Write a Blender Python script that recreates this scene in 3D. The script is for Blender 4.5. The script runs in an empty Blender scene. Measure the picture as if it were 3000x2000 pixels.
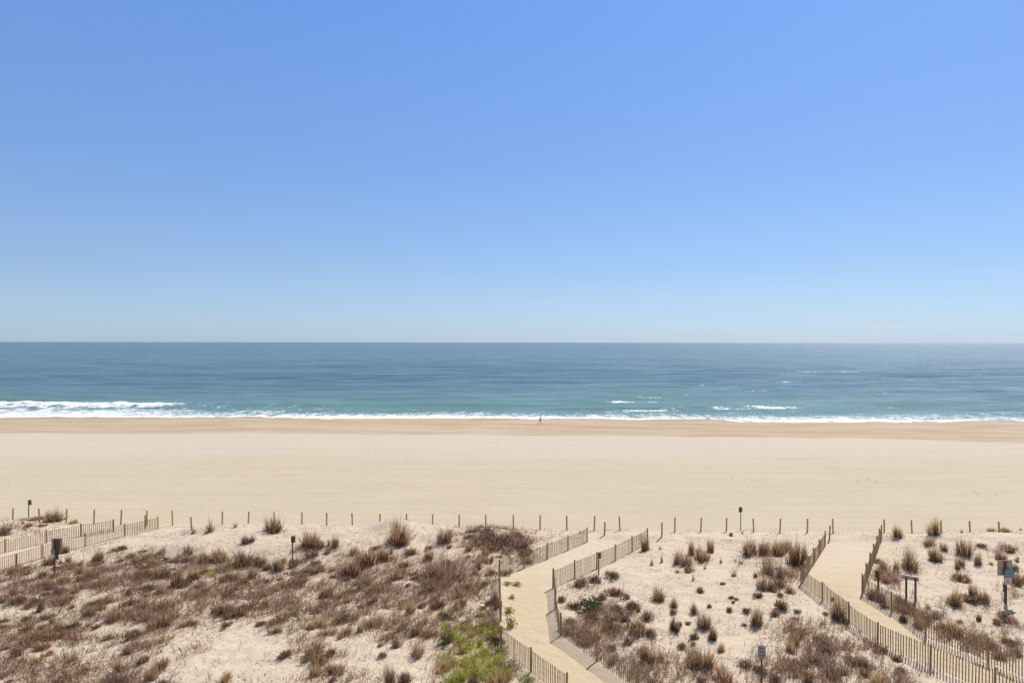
import bpy, math, random
import numpy as np
from mathutils import Vector, Matrix

random.seed(7)
RNG = np.random.default_rng(11)
scene = bpy.context.scene
COL = scene.collection

# ------------------------------------------------------------------ camera
CAMZ, FPX = 18.0, 2000.0            # eye height (m), focal length in photo pixels (photo is 3000 x 2000)
ROLL, PITCH = 0.0012, 2.6 / 2000.0
CRIGHT = Vector((math.cos(ROLL), 0, math.sin(ROLL)))
CFWD = Vector((0, math.cos(PITCH), math.sin(PITCH)))
CUP = CRIGHT.cross(CFWD).normalized()
CFWD = CUP.cross(CRIGHT).normalized()
CAM = Vector((0, 0, CAMZ))
cd = bpy.data.cameras.new('camera')
cd.sensor_width = 36.0
cd.lens = 24.0
cd.clip_start = 0.5
cd.clip_end = 200000.0
cam = bpy.data.objects.new('camera', cd)
COL.objects.link(cam)
cam.matrix_world = Matrix(((CRIGHT.x, CUP.x, -CFWD.x, 0), (CRIGHT.y, CUP.y, -CFWD.y, 0), (CRIGHT.z, CUP.z, -CFWD.z, CAMZ), (0, 0, 0, 1)))
scene.camera = cam


def ray(px, py):
    return CFWD + CRIGHT * ((px - 1500) / FPX) + CUP * ((1000 - py) / FPX)


def project(x, y, z):
    """world arrays -> photo pixels"""
    dx, dy, dz = x, y, z - CAMZ
    f = dx * CFWD.x + dy * CFWD.y + dz * CFWD.z
    r = dx * CRIGHT.x + dy * CRIGHT.y + dz * CRIGHT.z
    u = dx * CUP.x + dy * CUP.y + dz * CUP.z
    return 1500 + FPX * r / f, 1000 - FPX * u / f


# ------------------------------------------------------------------ numpy noise
PERM = RNG.permutation(512)
GX = np.cos(np.linspace(0, 2 * np.pi, 512, endpoint=False))
GY = np.sin(np.linspace(0, 2 * np.pi, 512, endpoint=False))


def pnoise(x, y):
    xi = np.floor(x).astype(np.int64); yi = np.floor(y).astype(np.int64)
    xf = x - xi; yf = y - yi
    u = xf * xf * xf * (xf * (xf * 6 - 15) + 10); v = yf * yf * yf * (yf * (yf * 6 - 15) + 10)

    def g(a, b, fx, fy):
        h = PERM[(PERM[a & 511] + b) & 511]
        return GX[h] * fx + GY[h] * fy
    n00 = g(xi, yi, xf, yf); n10 = g(xi + 1, yi, xf - 1, yf)
    n01 = g(xi, yi + 1, xf, yf - 1); n11 = g(xi + 1, yi + 1, xf - 1, yf - 1)
    return 1.5 * ((n00 * (1 - u) + n10 * u) * (1 - v) + (n01 * (1 - u) + n11 * u) * v)


def fbm(x, y, oct=3, off=0.0):
    s = 0; a = 1.0; t = 0
    for i in range(oct):
        s = s + a * pnoise(x * 2 ** i + off + 17.3 * i, y * 2 ** i - off + 9.1 * i); t += a; a *= 0.5
    return s / t


def sstep(a, b, x):
    t = np.clip((x - a) / (b - a), 0, 1)
    return t * t * (3 - 2 * t)


# ------------------------------------------------------------------ layout measured on the ground
def path_z(y):
    return float(np.interp(y, [43, 56, 58], [2.9, 2.36, 2.3]))


def gp(px, py):
    """photo pixel -> point on the flat path level"""
    d = ray(px, py)
    y = 40.0
    for _ in range(30):
        t = (path_z(y) - CAMZ) / d.z
        y = d.y * t
    return (d.x * t, y)


F_P1L = [gp(*p) for p in [(1660, 2046), (1555, 1968), (1468, 1902), (1467, 1818), (1465, 1751), (1464, 1692), (1535, 1663), (1603, 1637), (1664, 1611), (1720, 1587)]]
F_P1R = [gp(*p) for p in [(1990, 2105), (1868, 2018), (1748, 1936), (1642, 1860), (1627, 1784), (1620, 1722), (1684, 1692), (1749, 1665), (1802, 1642), (1852, 1616), (1897, 1590)]]
F_P2L = [gp(*p) for p in [(3140, 2125), (2915, 2030), (2726, 1953), (2571, 1886), (2486, 1824), (2409, 1758), (2347, 1708), (2367, 1676), (2384, 1650), (2400, 1624), (2417, 1598)]]
F_P2R = [gp(*p) for p in [(3170, 2052), (3030, 1995), (2895, 1938), (2712, 1866), (2612, 1791), (2526, 1738), (2538, 1702), (2549, 1670), (2560, 1641), (2569, 1615), (2577, 1591)]]
F_P3N = [gp(*p) for p in [(-170, 1730), (-20, 1678), (123, 1635), (249, 1601), (365, 1570), (463, 1552)]]
F_P3F = [gp(*p) for p in [(-240, 1680), (-110, 1648), (14, 1618), (135, 1590), (237, 1570), (333, 1558)]]
PATHS = [F_P1L + F_P1R[::-1], F_P2L + F_P2R[::-1], F_P3N + F_P3F[::-1]]


def seg_dist(x, y, poly, closed=True):
    d = np.full(x.shape, 1e9)
    n = len(poly)
    for i in range(n if closed else n - 1):
        ax, ay = poly[i]; bx, by = poly[(i + 1) % n]
        vx, vy = bx - ax, by - ay
        t = np.clip(((x - ax) * vx + (y - ay) * vy) / (vx * vx + vy * vy + 1e-9), 0, 1)
        d = np.minimum(d, np.hypot(x - ax - t * vx, y - ay - t * vy))
    return d


def inside(x, y, poly):
    c = np.zeros(x.shape, bool); n = len(poly)
    for i in range(n):
        ax, ay = poly[i]; bx, by = poly[i - 1]
        if ay == by:
            continue
        c ^= ((ay > y) != (by > y)) & (x < (bx - ax) * (y - ay) / (by - ay) + ax)
    return c


def line_from_px(pts, z):
    X, Y = [], []
    for px, py in pts:
        d = ray(px, py); t = (z - CAMZ) / d.z
        X.append(d.x * t); Y.append(d.y * t)
    return X, Y


BX, BY = line_from_px([(-300, 1268), (0, 1269), (750, 1270), (1500, 1273), (2250, 1281), (2600, 1286), (3000, 1297), (3300, 1303)], 2.25)
WX, WY = line_from_px([(-300, 1219), (0, 1219), (750, 1219.5), (1500, 1222), (2250, 1228), (3000, 1233), (3300, 1236)], 0.3)
TRACK_D = .055
TRACKS = [(0.4, 71, 1.6, 21, .02), (2.1, 86, 2.2, 34, -.03), (4.0, 92, 1.2, 27, .015), (5.2, 101, 1.5, 45, -.02), (1.2, 79, 3.0, 60, .04)]   # faint wheel tracks along the beach
AX = [-70, -42, -36, -31, -27, -23, -14, -5, -1, 3, 6, 24, 29, 36, 60]
AV = [0.9, 0.95, 0.65, 0.45, 0.75, 1.2, 1.3, 1.25, 1.0, 0.55, 0.4, 0.4, 0.6, 0.8, 0.85]


def path_mask(x, y):
    """0 well away from paths, 1 inside a path"""
    m = np.zeros(x.shape)
    for P in PATHS:
        xs = [p[0] for p in P]; ys = [p[1] for p in P]
        near = (x > min(xs) - 4) & (x < max(xs) + 4) & (y > min(ys) - 4) & (y < max(ys) + 4)
        if not near.any():
            continue
        xn, yn = x[near], y[near]
        d = np.where(inside(xn, yn, P), 0.0, seg_dist(xn, yn, P))
        m[near] = np.maximum(m[near], 1 - sstep(0.25, 2.2, d))
    return m


def in_path(x, y):
    c = np.zeros(x.shape, bool)
    for P in PATHS:
        c |= inside(x, y, P)
    return c


def height(x, y):
    yb = np.interp(x, BX, BY) + 2.6 * fbm(x / 26, x * 0, 3, 3.1)
    yw = np.interp(x, WX, WY) + 3.2 * fbm(x / 24, x * 0, 3, 33.0)
    # dry beach and wet slope
    z = 2.3 + 0.02 * fbm(x / 9, y / 3, 2, 5) - 0.05 * sstep(90, 112, y)
    flat = sstep(59, 63, y) * (1 - sstep(108, 113, y))
    z = z + flat * (0.022 * fbm(x / .8, y / .9, 2, 14) * (0.4 + 1.2 * sstep(-.1, .4, fbm(x / 11, y / 7, 2, 15))))
    for t0, ty, ta, tl, ts in TRACKS:
        for o in (-.8, .8):
            c = ty + o + ta * np.sin(x / tl + t0) + ts * x
            z = z - flat * TRACK_D * np.exp(-((y - c) / .34) ** 2) * (.45 + .55 * sstep(-.2, .3, fbm(x / 9 + t0, y * 0, 2, 20)))
    slope = (yw - yb)
    s = np.clip((y - yb) / slope, -1, 6)
    scarp = 0.16 * sstep(-0.02, 0.03, s) * (0.45 + 0.55 * sstep(-0.3, 0.5, fbm(x / 8, y * 0, 2, 8)))
    zb = z - np.where(s > 0, (2.25 - 0.3) * s, 0) - scarp + 0.05 * fbm(x / 12, y / 5, 2, 1.7) * sstep(0, .2, s) * (1 - sstep(.7, 1, s))
    zb = np.maximum(zb, -6)
    # dunes
    A = np.interp(x, AX, AV)
    toe = 58.2 - 0.02 * x + 0.8 * fbm(x / 6, y * 0, 2, 2.2)
    r = 1 - sstep(toe - 5.0, toe, y)
    plateau = 1 - sstep(43, 52, y)
    und = fbm(x / 6.5, y / 5.0, 3, 4.4)
    und2 = fbm(x / 1.6, y / 1.1, 2, 6.6)
    A = A * (1 - plateau) + plateau * (0.62 + 0.03 * np.clip(x + 5, -30, 0) * -0.12)
    dz = r * (A + 0.26 * und) + 0.115 * und2 * r + 0.045 * fbm(x / .5, y / .4, 2, 7.7) * r
    dz = dz + 0.62 * np.exp(-((x + 9.0) / 1.7) ** 2 - ((y - 53.2) / 1.6) ** 2)
    dz = dz + 0.5 * np.exp(-((x + 41) / 4.0) ** 2 - ((y - 56.5) / 1.8) ** 2)
    zd = zb + np.maximum(dz, -0.05)
    m = path_mask(x, y)
    pz = np.interp(y, [43, 56, 58], [2.9, 2.36, 2.3])
    pz = np.where(y > 57, zb, pz) + 0.028 * fbm(x / .45, y / .4, 2, 1.1) + 0.04 * fbm(x / 2.0, y / 1.6, 2, 2.1)
    m = m * (1 - sstep(55, 58.5, y))
    return zd * (1 - m) + pz * m, m, s, r


# ------------------------------------------------------------------ ground grid
def graded(parts):
    out = []
    for a, b, st in parts:
        n = max(1, int(round((b - a) / st)))
        out += list(np.linspace(a, b, n, endpoint=False))
    return out


XS = graded([(-4000, -1000, 600), (-1000, -300, 100), (-300, -150, 10), (-150, -52, .9), (-52, 52, .14), (52, 150, .9), (150, 300, 10), (300, 1000, 100), (1000, 4000, 600)]) + [4000]
YS = graded([(-400, -40, 60), (-40, 18, 4), (18, 66, .14), (66, 108, .3), (108, 166, .28), (166, 200, 3), (200, 400, 25)]) + [400]
XS = np.array(XS); YS = np.array(YS)
GXX, GYY = np.meshgrid(XS, YS)
GZ, GM, GS, GR = height(GXX.ravel(), GYY.ravel())
GZ = GZ.reshape(GXX.shape)


def gz(x, y):
    i = min(max(int(np.searchsorted(XS, x)) - 1, 0), len(XS) - 2)
    j = min(max(int(np.searchsorted(YS, y)) - 1, 0), len(YS) - 2)
    u = (x - XS[i]) / (XS[i + 1] - XS[i]); v = (y - YS[j]) / (YS[j + 1] - YS[j])
    return float((GZ[j, i] * (1 - u) + GZ[j, i + 1] * u) * (1 - v) + (GZ[j + 1, i] * (1 - u) + GZ[j + 1, i + 1] * u) * v)


def gzv(x, y):
    i = np.clip(np.searchsorted(XS, x) - 1, 0, len(XS) - 2); j = np.clip(np.searchsorted(YS, y) - 1, 0, len(YS) - 2)
    u = (x - XS[i]) / (XS[i + 1] - XS[i]); v = (y - YS[j]) / (YS[j + 1] - YS[j])
    return (GZ[j, i] * (1 - u) + GZ[j, i + 1] * u) * (1 - v) + (GZ[j + 1, i] * (1 - u) + GZ[j + 1, i + 1] * u) * v


def at(px, py):
    """photo pixel -> point on the ground"""
    d = ray(px, py)
    y = 24.0; prev = y
    while y < 175:
        t = y / d.y
        if CAMZ + d.z * t <= gz(d.x * t, y):
            break
        prev = y; y += 0.3
    a, b = prev, y
    for _ in range(14):
        m = (a + b) / 2; t = m / d.y
        if CAMZ + d.z * t <= gz(d.x * t, m):
            b = m
        else:
            a = m
    t = b / d.y
    return Vector((d.x * t, b, gz(d.x * t, b)))


# ------------------------------------------------------------------ materials
def newmat(name):
    m = bpy.data.materials.new(name); m.use_nodes = True
    nt = m.node_tree
    return m, nt, nt.nodes, nt.links, nt.nodes['Principled BSDF']


def N(nt, typ, **kw):
    n = nt.nodes.new(typ)
    for k, v in kw.items():
        if k in n.inputs:
            n.inputs[k].default_value = v
        else:
            setattr(n, k, v)
    return n


def mixc(nt, fac, a, b, blend='MIX'):
    n = nt.nodes.new('ShaderNodeMix'); n.data_type = 'RGBA'; n.blend_type = blend
    for s, v in ((0, fac), (6, a), (7, b)):
        if hasattr(v, 'is_linked') or isinstance(v, bpy.types.NodeSocket):
            nt.links.new(v, n.inputs[s])
        else:
            n.inputs[s].default_value = v if s == 0 else (*v, 1)
    return n.outputs[2]


def math_(nt, op, a, b=None, clamp=False):
    n = nt.nodes.new('ShaderNodeMath'); n.operation = op; n.use_clamp = clamp
    for i, v in ((0, a), (1, b)):
        if v is None:
            continue
        if isinstance(v, bpy.types.NodeSocket):
            nt.links.new(v, n.inputs[i])
        else:
            n.inputs[i].default_value = v
    return n.outputs[0]


def noise(nt, scale, detail=3, stretch=None, rough=.55, coord=None, rot=0.0):
    g = nt.nodes.new('ShaderNodeNewGeometry') if coord is None else None
    v = g.outputs['Position'] if coord is None else coord
    if stretch:
        mp = nt.nodes.new('ShaderNodeMapping'); mp.inputs['Scale'].default_value = stretch; mp.inputs['Rotation'].default_value = (0, 0, rot)
        nt.links.new(v, mp.inputs['Vector']); v = mp.outputs[0]
    n = nt.nodes.new('ShaderNodeTexNoise')
    n.inputs['Scale'].default_value = scale; n.inputs['Detail'].default_value = detail; n.inputs['Roughness'].default_value = rough
    nt.links.new(v, n.inputs['Vector'])
    return n.outputs['Fac']


def ramp(nt, fac, lo, hi):
    n = nt.nodes.new('ShaderNodeMapRange'); n.inputs[1].default_value = lo; n.inputs[2].default_value = hi
    nt.links.new(fac, n.inputs[0])
    return n.outputs[0]


def attr(nt, name, out='Fac'):
    a = nt.nodes.new('ShaderNodeAttribute'); a.attribute_name = name
    return a.outputs[out]


def sand_material():
    m, nt, nd, ln, bs = newmat('sand')
    big = noise(nt, .12, 3)
    streak = noise(nt, 1.0, 4, (.035, .55, 1))
    streak2 = noise(nt, 1.0, 3, (.09, 1.6, 1), .6)
    fine = noise(nt, 7.0, 4)
    grain = noise(nt, 40.0, 3)
    dune = attr(nt, 'dune'); wet = attr(nt, 'wet'); path = attr(nt, 'path')
    c = mixc(nt, ramp(nt, big, .3, .7), (.452, .370, .252), (.475, .392, .275))
    c = mixc(nt, math_(nt, 'MULTIPLY', ramp(nt, streak, .42, .75), .6), c, (.415, .345, .258))
    c = mixc(nt, math_(nt, 'MULTIPLY', ramp(nt, streak2, .5, .75), .45), c, (.40, .325, .225))
    mott = noise(nt, 1.0, 5, (.35, .5, 1), .7)
    c = mixc(nt, math_(nt, 'MULTIPLY', ramp(nt, mott, .45, .75), .5), c, (.41, .338, .24))
    c = mixc(nt, math_(nt, 'MULTIPLY', attr(nt, 'band'), .75), c, (.475, .405, .315))
    d = mixc(nt, ramp(nt, fine, .3, .7), (.475, .382, .275), (.55, .45, .332))
    d = mixc(nt, math_(nt, 'MULTIPLY', ramp(nt, grain, .52, .72), .5), d, (.32, .245, .17))
    c = mixc(nt, dune, c, d)
    p = mixc(nt, ramp(nt, fine, .3, .7), (.455, .355, .225), (.495, .392, .255))
    c = mixc(nt, path, c, p)
    wn = noise(nt, 1.0, 5, (.045, .16, 1), .62)
    w = mixc(nt, ramp(nt, wn, .32, .66), (.335, .236, .150), (.440, .342, .232))
    damp = attr(nt, 'damp')
    w = mixc(nt, damp, w, (.27, .19, .13))
    c = mixc(nt, wet, c, w)
    ln.new(c, bs.inputs['Base Color'])
    ln.new(ramp(nt, damp, 0, 1.4), nd.new('ShaderNodeMath').inputs[0])
    r = nd.new('ShaderNodeMapRange'); r.inputs[3].default_value = .95; r.inputs[4].default_value = .35
    ln.new(damp, r.inputs[0]); ln.new(r.outputs[0], bs.inputs['Roughness'])
    bs.inputs['Specular IOR Level'].default_value = .15
    b1 = nd.new('ShaderNodeBump'); b1.inputs['Strength'].default_value = .55; b1.inputs['Distance'].default_value = .05
    ln.new(fine, b1.inputs['Height'])
    b2 = nd.new('ShaderNodeBump'); b2.inputs['Strength'].default_value = .35; b2.inputs['Distance'].default_value = .10
    ln.new(streak2, b2.inputs['Height']); ln.new(b1.outputs[0], b2.inputs['Normal'])
    ln.new(b2.outputs[0], bs.inputs['Normal'])
    return m


def sea_material():
    m, nt, nd, ln, bs = newmat('sea_water')
    foam = attr(nt, 'foam'); depth = attr(nt, 'shallow')
    patch = noise(nt, 1.0, 4, (.004, .016, 1), .6)
    c = mixc(nt, ramp(nt, patch, .3, .7), (.050, .106, .132), (.084, .162, .184))
    c = mixc(nt, depth, c, (.120, .212, .205))
    f1 = noise(nt, 1.0, 4, (.42, .20, 1), .6)
    f2 = noise(nt, 1.0, 4, (1.5, .55, 1), .6)
    f = math_(nt, 'ADD', math_(nt, 'MULTIPLY', f1, .95), math_(nt, 'MULTIPLY', f2, .95))
    f = math_(nt, 'SUBTRACT', f, .45)
    v = math_(nt, 'ADD', f, foam)
    fm = ramp(nt, v, .93, 1.30)
    c = mixc(nt, fm, c, (.78, .78, .775))
    ln.new(c, bs.inputs['Base Color'])
    bs.inputs['Roughness'].default_value = .9
    bs.inputs['Specular IOR Level'].default_value = 0
    w1 = noise(nt, 1.0, 5, (.16, .42, 1), .62)
    w2 = noise(nt, 1.0, 3, (.018, .06, 1), .5, None, -.02)
    slick = noise(nt, 1.0, 5, (.026, .075, 1), .62, None, -.03)
    b1 = nd.new('ShaderNodeBump'); b1.inputs['Strength'].default_value = 1.0; b1.inputs['Distance'].default_value = .30
    ln.new(w1, b1.inputs['Height'])
    b2 = nd.new('ShaderNodeBump'); b2.inputs['Strength'].default_value = 1.0; b2.inputs['Distance'].default_value = 1.6
    ln.new(w2, b2.inputs['Height']); ln.new(b1.outputs[0], b2.inputs['Normal'])
    ln.new(b1.outputs[0], bs.inputs['Normal'])
    gl = nd.new('ShaderNodeBsdfGlossy'); gl.inputs['Roughness'].default_value = .17
    ln.new(b2.outputs[0], gl.inputs['Normal'])
    fr = nd.new('ShaderNodeFresnel'); fr.inputs['IOR'].default_value = 1.333; ln.new(b2.outputs[0], fr.inputs['Normal'])
    # wave faces hide each other towards grazing view, which caps the mirror part
    k = math_(nt, 'MULTIPLY', fr.outputs[0], .54)
    sm = nd.new('ShaderNodeMapRange'); sm.inputs[1].default_value = .3; sm.inputs[2].default_value = .7; sm.inputs[3].default_value = .62; sm.inputs[4].default_value = 1.3
    ln.new(slick, sm.inputs[0]); k = math_(nt, 'MULTIPLY', k, sm.outputs[0])
    chop = noise(nt, 1.0, 4, (.15, .26, 1), .65)
    cm = nd.new('ShaderNodeMapRange'); cm.inputs[1].default_value = .3; cm.inputs[2].default_value = .7; cm.inputs[3].default_value = .58; cm.inputs[4].default_value = 1.42
    ln.new(chop, cm.inputs[0]); k = math_(nt, 'MULTIPLY', k, cm.outputs[0])
    k = math_(nt, 'MULTIPLY', k, math_(nt, 'SUBTRACT', 1.0, fm))
    mx = nd.new('ShaderNodeMixShader'); ln.new(k, mx.inputs[0]); ln.new(bs.outputs[0], mx.inputs[1]); ln.new(gl.outputs[0], mx.inputs[2])
    ln.new(mx.outputs[0], nd['Material Output'].inputs['Surface'])
    return m


def plain(name, col, rough=.8, var=.25, scale=9, spec=.25, stretch=None):
    m, nt, nd, ln, bs = newmat(name)
    n = noise(nt, scale, 4, stretch)
    dark = tuple(c * (1 - var) for c in col); lite = tuple(min(1, c * (1 + var)) for c in col)
    ln.new(mixc(nt, ramp(nt, n, .3, .7), dark, lite), bs.inputs['Base Color'])
    bs.inputs['Roughness'].default_value = rough
    bs.inputs['Specular IOR Level'].default_value = spec
    return m


def plant_material(name, trans=.3):
    m, nt, nd, ln, bs = newmat(name)
    c = attr(nt, 'col', 'Color')
    oi = nd.new('ShaderNodeObjectInfo')
    hv = nd.new('ShaderNodeHueSaturation')
    v = nd.new('ShaderNodeMapRange'); v.inputs[3].default_value = .8; v.inputs[4].default_value = 1.25
    ln.new(oi.outputs['Random'], v.inputs[0]); ln.new(v.outputs[0], hv.inputs['Value']); ln.new(c, hv.inputs['Color'])
    ln.new(hv.outputs[0], bs.inputs['Base Color'])
    bs.inputs['Roughness'].default_value = .85; bs.inputs['Specular IOR Level'].default_value = .1
    t = nd.new('ShaderNodeBsdfTranslucent'); ln.new(hv.outputs[0], t.inputs['Color'])
    mx = nd.new('ShaderNodeMixShader'); mx.inputs[0].default_value = trans
    ln.new(bs.outputs[0], mx.inputs[1]); ln.new(t.outputs[0], mx.inputs[2])
    ln.new(mx.outputs[0], nd['Material Output'].inputs['Surface'])
    return m


M_SAND = sand_material()
M_SEA = sea_material()
M_SLAT = plain('weathered_lath', (.38, .245, .135), .85, .35, 3.0, .15, (6, 6, .7))
M_POST = plain('fence_post_wood', (.34, .215, .10), .85, .3, 5.0, .15, (4, 4, .6))
M_STAKE = plain('tan_post_wood', (.46, .29, .13), .85, .3, 5.0, .15, (4, 4, .6))
M_DARKPOST = plain('dark_post', (.12, .073, .04), .7, .3, 6.0, .3, (3, 3, .5))
M_WIRE = plain('rusty_wire', (.06, .045, .035), .6, .3)
M_BOARD = plain('sign_board_back', (.40, .29, .21), .7, .2, 4.0)
M_DARKBOARD = plain('dark_sign_board', (.22, .16, .105), .7, .25, 6.0)
M_WHITE = plain('sign_white', (.60, .495, .435), .8, .08, 5)
M_GREY = plain('sign_grey_white', (.33, .265, .235), .8, .1, 5)
M_BOARDWHITE = plain('board_white', (.56, .475, .395), .9, .06, 5, 0)
M_LEDGE = plain('board_ledge', (.56, .47, .38), .9, .06, 5, 0)
M_BLUE = plain('sign_blue', (.13, .235, .265), .8, .1, 5)
M_SLATE = plain('sign_slate_blue', (.33, .31, .32), .5, .12, 5)
M_INK = plain('sign_ink', (.10, .09, .11), .6, .15, 5)
M_PLANT = plant_material('dry_plant', .42)
M_GREEN = plant_material('green_plant', .45)
M_SKIN = plain('skin', (.33, .19, .13), .6, .1, 8)
M_HAIR = plain('dark_hair', (.02, .015, .012), .6, .2, 20)
M_SHIRT = plain('brown_shirt', (.075, .055, .055), .85, .2, 20)
M_SHORTS = plain('dark_shorts', (.03, .025, .018), .85, .2, 20)
M_DRIFT = plain('driftwood', (.36, .31, .26), .85, .25, 6)


# ------------------------------------------------------------------ object helpers
def tag(o, label=None, cat=None, group=None, kind=None):
    if label: o['label'] = label
    if cat: o['category'] = cat
    if group: o['group'] = group
    if kind: o['kind'] = kind
    return o


def mesh_np(name, verts, faces_flat, loop_start, mat, smooth=False):
    me = bpy.data.meshes.new(name)
    nv, nl, nf = len(verts), len(faces_flat), len(loop_start)
    me.vertices.add(nv); me.vertices.foreach_set('co', np.ascontiguousarray(verts, dtype=np.float32).ravel())
    me.loops.add(nl); me.loops.foreach_set('vertex_index', np.ascontiguousarray(faces_flat, dtype=np.int32))
    me.polygons.add(nf); me.polygons.foreach_set('loop_start', np.ascontiguousarray(loop_start, dtype=np.int32))
    me.update(calc_edges=True)
    if smooth:
        me.polygons.foreach_set('use_smooth', np.ones(nf, dtype=bool))
    me.materials.append(mat)
    return me


def fattr(me, name, vals):
    a = me.attributes.new(name, 'FLOAT', 'POINT'); a.data.foreach_set('value', np.ascontiguousarray(vals, dtype=np.float32))


def link(name, me, parent=None, loc=None):
    o = bpy.data.objects.new(name, me); COL.objects.link(o)
    if parent: o.parent = parent
    if loc is not None: o.location = loc
    return o


class MB:
    """collects boxes, bars and prisms; build() links them as one mesh object"""
    def __init__(s): s.v = []; s.f = []

    def add(s, vs, fs):
        o = len(s.v); s.v += [tuple(v) for v in vs]; s.f += [tuple(i + o for i in f) for f in fs]

    def box(s, c, size, rz=0.0, tilt=0.0, lean=(0, 0)):
        cx, cy, cz = c; sx, sy, sz = (k / 2 for k in size)
        vs = []
        for dz in (-sz, sz):
            for dx, dy in ((-sx, -sy), (sx, -sy), (sx, sy), (-sx, sy)):
                x, y, z = dx, dy, dz
                y, z = y * math.cos(tilt) - z * math.sin(tilt), y * math.sin(tilt) + z * math.cos(tilt)
                x, y = x * math.cos(rz) - y * math.sin(rz), x * math.sin(rz) + y * math.cos(rz)
                vs.append((cx + x + lean[0] * (z + sz), cy + y + lean[1] * (z + sz), cz + z))
        s.add(vs, [(3, 2, 1, 0), (4, 5, 6, 7), (0, 1, 5, 4), (1, 2, 6, 5), (2, 3, 7, 6), (3, 0, 4, 7)])

    def tube(s, pts, rads, n=8, cap=True):
        base = len(s.v); pts = [Vector(p) for p in pts]
        for i, p in enumerate(pts):
            t = (pts[min(i + 1, len(pts) - 1)] - pts[max(i - 1, 0)]).normalized()
            a = t.orthogonal().normalized() if abs(t.z) < .9 else (Vector((1, 0, 0)) - t * t.x).normalized()
            b = t.cross(a)
            for k in range(n):
                w = 2 * math.pi * k / n
                s.v.append(tuple(p + (a * math.cos(w) + b * math.sin(w)) * rads[i]))
        for i in range(len(pts) - 1):
            for k in range(n):
                s.f.append((base + i * n + k, base + i * n + (k + 1) % n, base + (i + 1) * n + (k + 1) % n, base + (i + 1) * n + k))
        if cap:
            s.f.append(tuple(base + k for k in range(n))[::-1]); e = base + (len(pts) - 1) * n
            s.f.append(tuple(e + k for k in range(n)))

    def prism(s, outline, depth, c, rz=0.0, tilt=0.0):
        """outline in x,z; extruded in y"""
        n = len(outline); vs = []
        for yy in (-depth / 2, depth / 2):
            for x, z in outline:
                y2, z2 = yy * math.cos(tilt) - z * math.sin(tilt), yy * math.sin(tilt) + z * math.cos(tilt)
                vs.append((c[0] + x * math.cos(rz) - y2 * math.sin(rz), c[1] + x * math.sin(rz) + y2 * math.cos(rz), c[2] + z2))
        s.add(vs, [tuple(range(n)), tuple(range(2 * n - 1, n - 1, -1))] + [(i, i + n, (i + 1) % n + n, (i + 1) % n) for i in range(n)])

    def build(s, name, mat, parent=None, loc=None, smooth=False):
        me = bpy.data.meshes.new(name); me.from_pydata(s.v, [], s.f)
        if smooth:
            for p in me.polygons: p.use_smooth = True
        me.materials.append(mat); me.update()
        return link(name, me, parent, loc)


def empty(name, loc):
    o = bpy.data.objects.new(name, None); o.empty_display_size = .2
    COL.objects.link(o); o.location = loc
    return o


# ------------------------------------------------------------------ ground objects (one sheet, cut into its surfaces)
def build_ground():
    nx, ny = len(XS), len(YS)
    V = np.stack([GXX.ravel(), GYY.ravel(), GZ.ravel()], 1)
    idx = np.arange(nx * ny).reshape(ny, nx)
    Q = np.stack([idx[:-1, :-1], idx[:-1, 1:], idx[1:, 1:], idx[1:, :-1]], -1).reshape(-1, 4)
    cx = V[Q, 0].mean(1); cy = V[Q, 1].mean(1)
    du = np.array(GR)
    x, y = V[:, 0], V[:, 1]
    ed = np.zeros(len(x)); nr = np.abs(x) < 50
    nr &= (y > 20) & (y < 58)
    dd = np.full(nr.sum(), 1e9)
    for PP in PATHS: dd = np.minimum(dd, seg_dist(x[nr], y[nr], PP))
    ed[nr] = sstep(.05, .75, dd + .55 * fbm(x[nr] / .9, y[nr] / .9, 3, 23))
    band = sstep(84, 104, y + 5 * fbm(x / 40, y / 9, 2, 6.1))
    path = ed * np.clip(in_path(x, y) * 1.0 * np.clip((GM - .3) / .6, 0, 1) * (1 - sstep(40, 49, y + 3.5 * fbm(x / 2.2, y / 3, 3, 3))) * (x > -20), 0, 1)
    dune = np.clip(du * 1.3, 0, 1)
    wet = sstep(-.03, .05, GS + .03 * fbm(x / 5, y / 2, 3, 9.3))
    damp = sstep(.80, .99, GS + .05 * fbm(x / 9, y / 4, 2, 4.1))
    # vertex normals for the whole sheet, so the cuts do not show
    dzx = np.gradient(GZ, XS, axis=1).ravel(); dzy = np.gradient(GZ, YS, axis=0).ravel()
    nrm = np.stack([-dzx, -dzy, np.ones_like(dzx)], 1); nrm /= np.linalg.norm(nrm, axis=1, keepdims=True)
    ip = in_path(cx, cy) & (cy < 57)
    beach = (cy >= 57.6) & ~ip
    dn = ~ip & ~beach
    for name, sel, lab, cat in (('beach', beach, 'wide pale sand beach sloping to the surf, tan where it is wet', 'beach'),
                                ('dune_sand', dn, 'pale bumpy dune sand under the dry grass', 'dune'),
                                ('sand_path', ip, 'trodden yellow sand paths between the slat fences', 'path')):
        q = Q[sel]; used = np.unique(q); rm = np.full(nx * ny, -1); rm[used] = np.arange(len(used))
        me = mesh_np(name, V[used], rm[q].ravel(), np.arange(0, len(q) * 4, 4), M_SAND, True)
        for nm, arr in (('dune', dune), ('wet', wet), ('path', path), ('damp', damp), ('band', band)):
            fattr(me, nm, arr[used])
        me.normals_split_custom_set_from_vertices(nrm[used].tolist())
        tag(link(name, me), lab, cat, None, 'structure')


build_ground()


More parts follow.
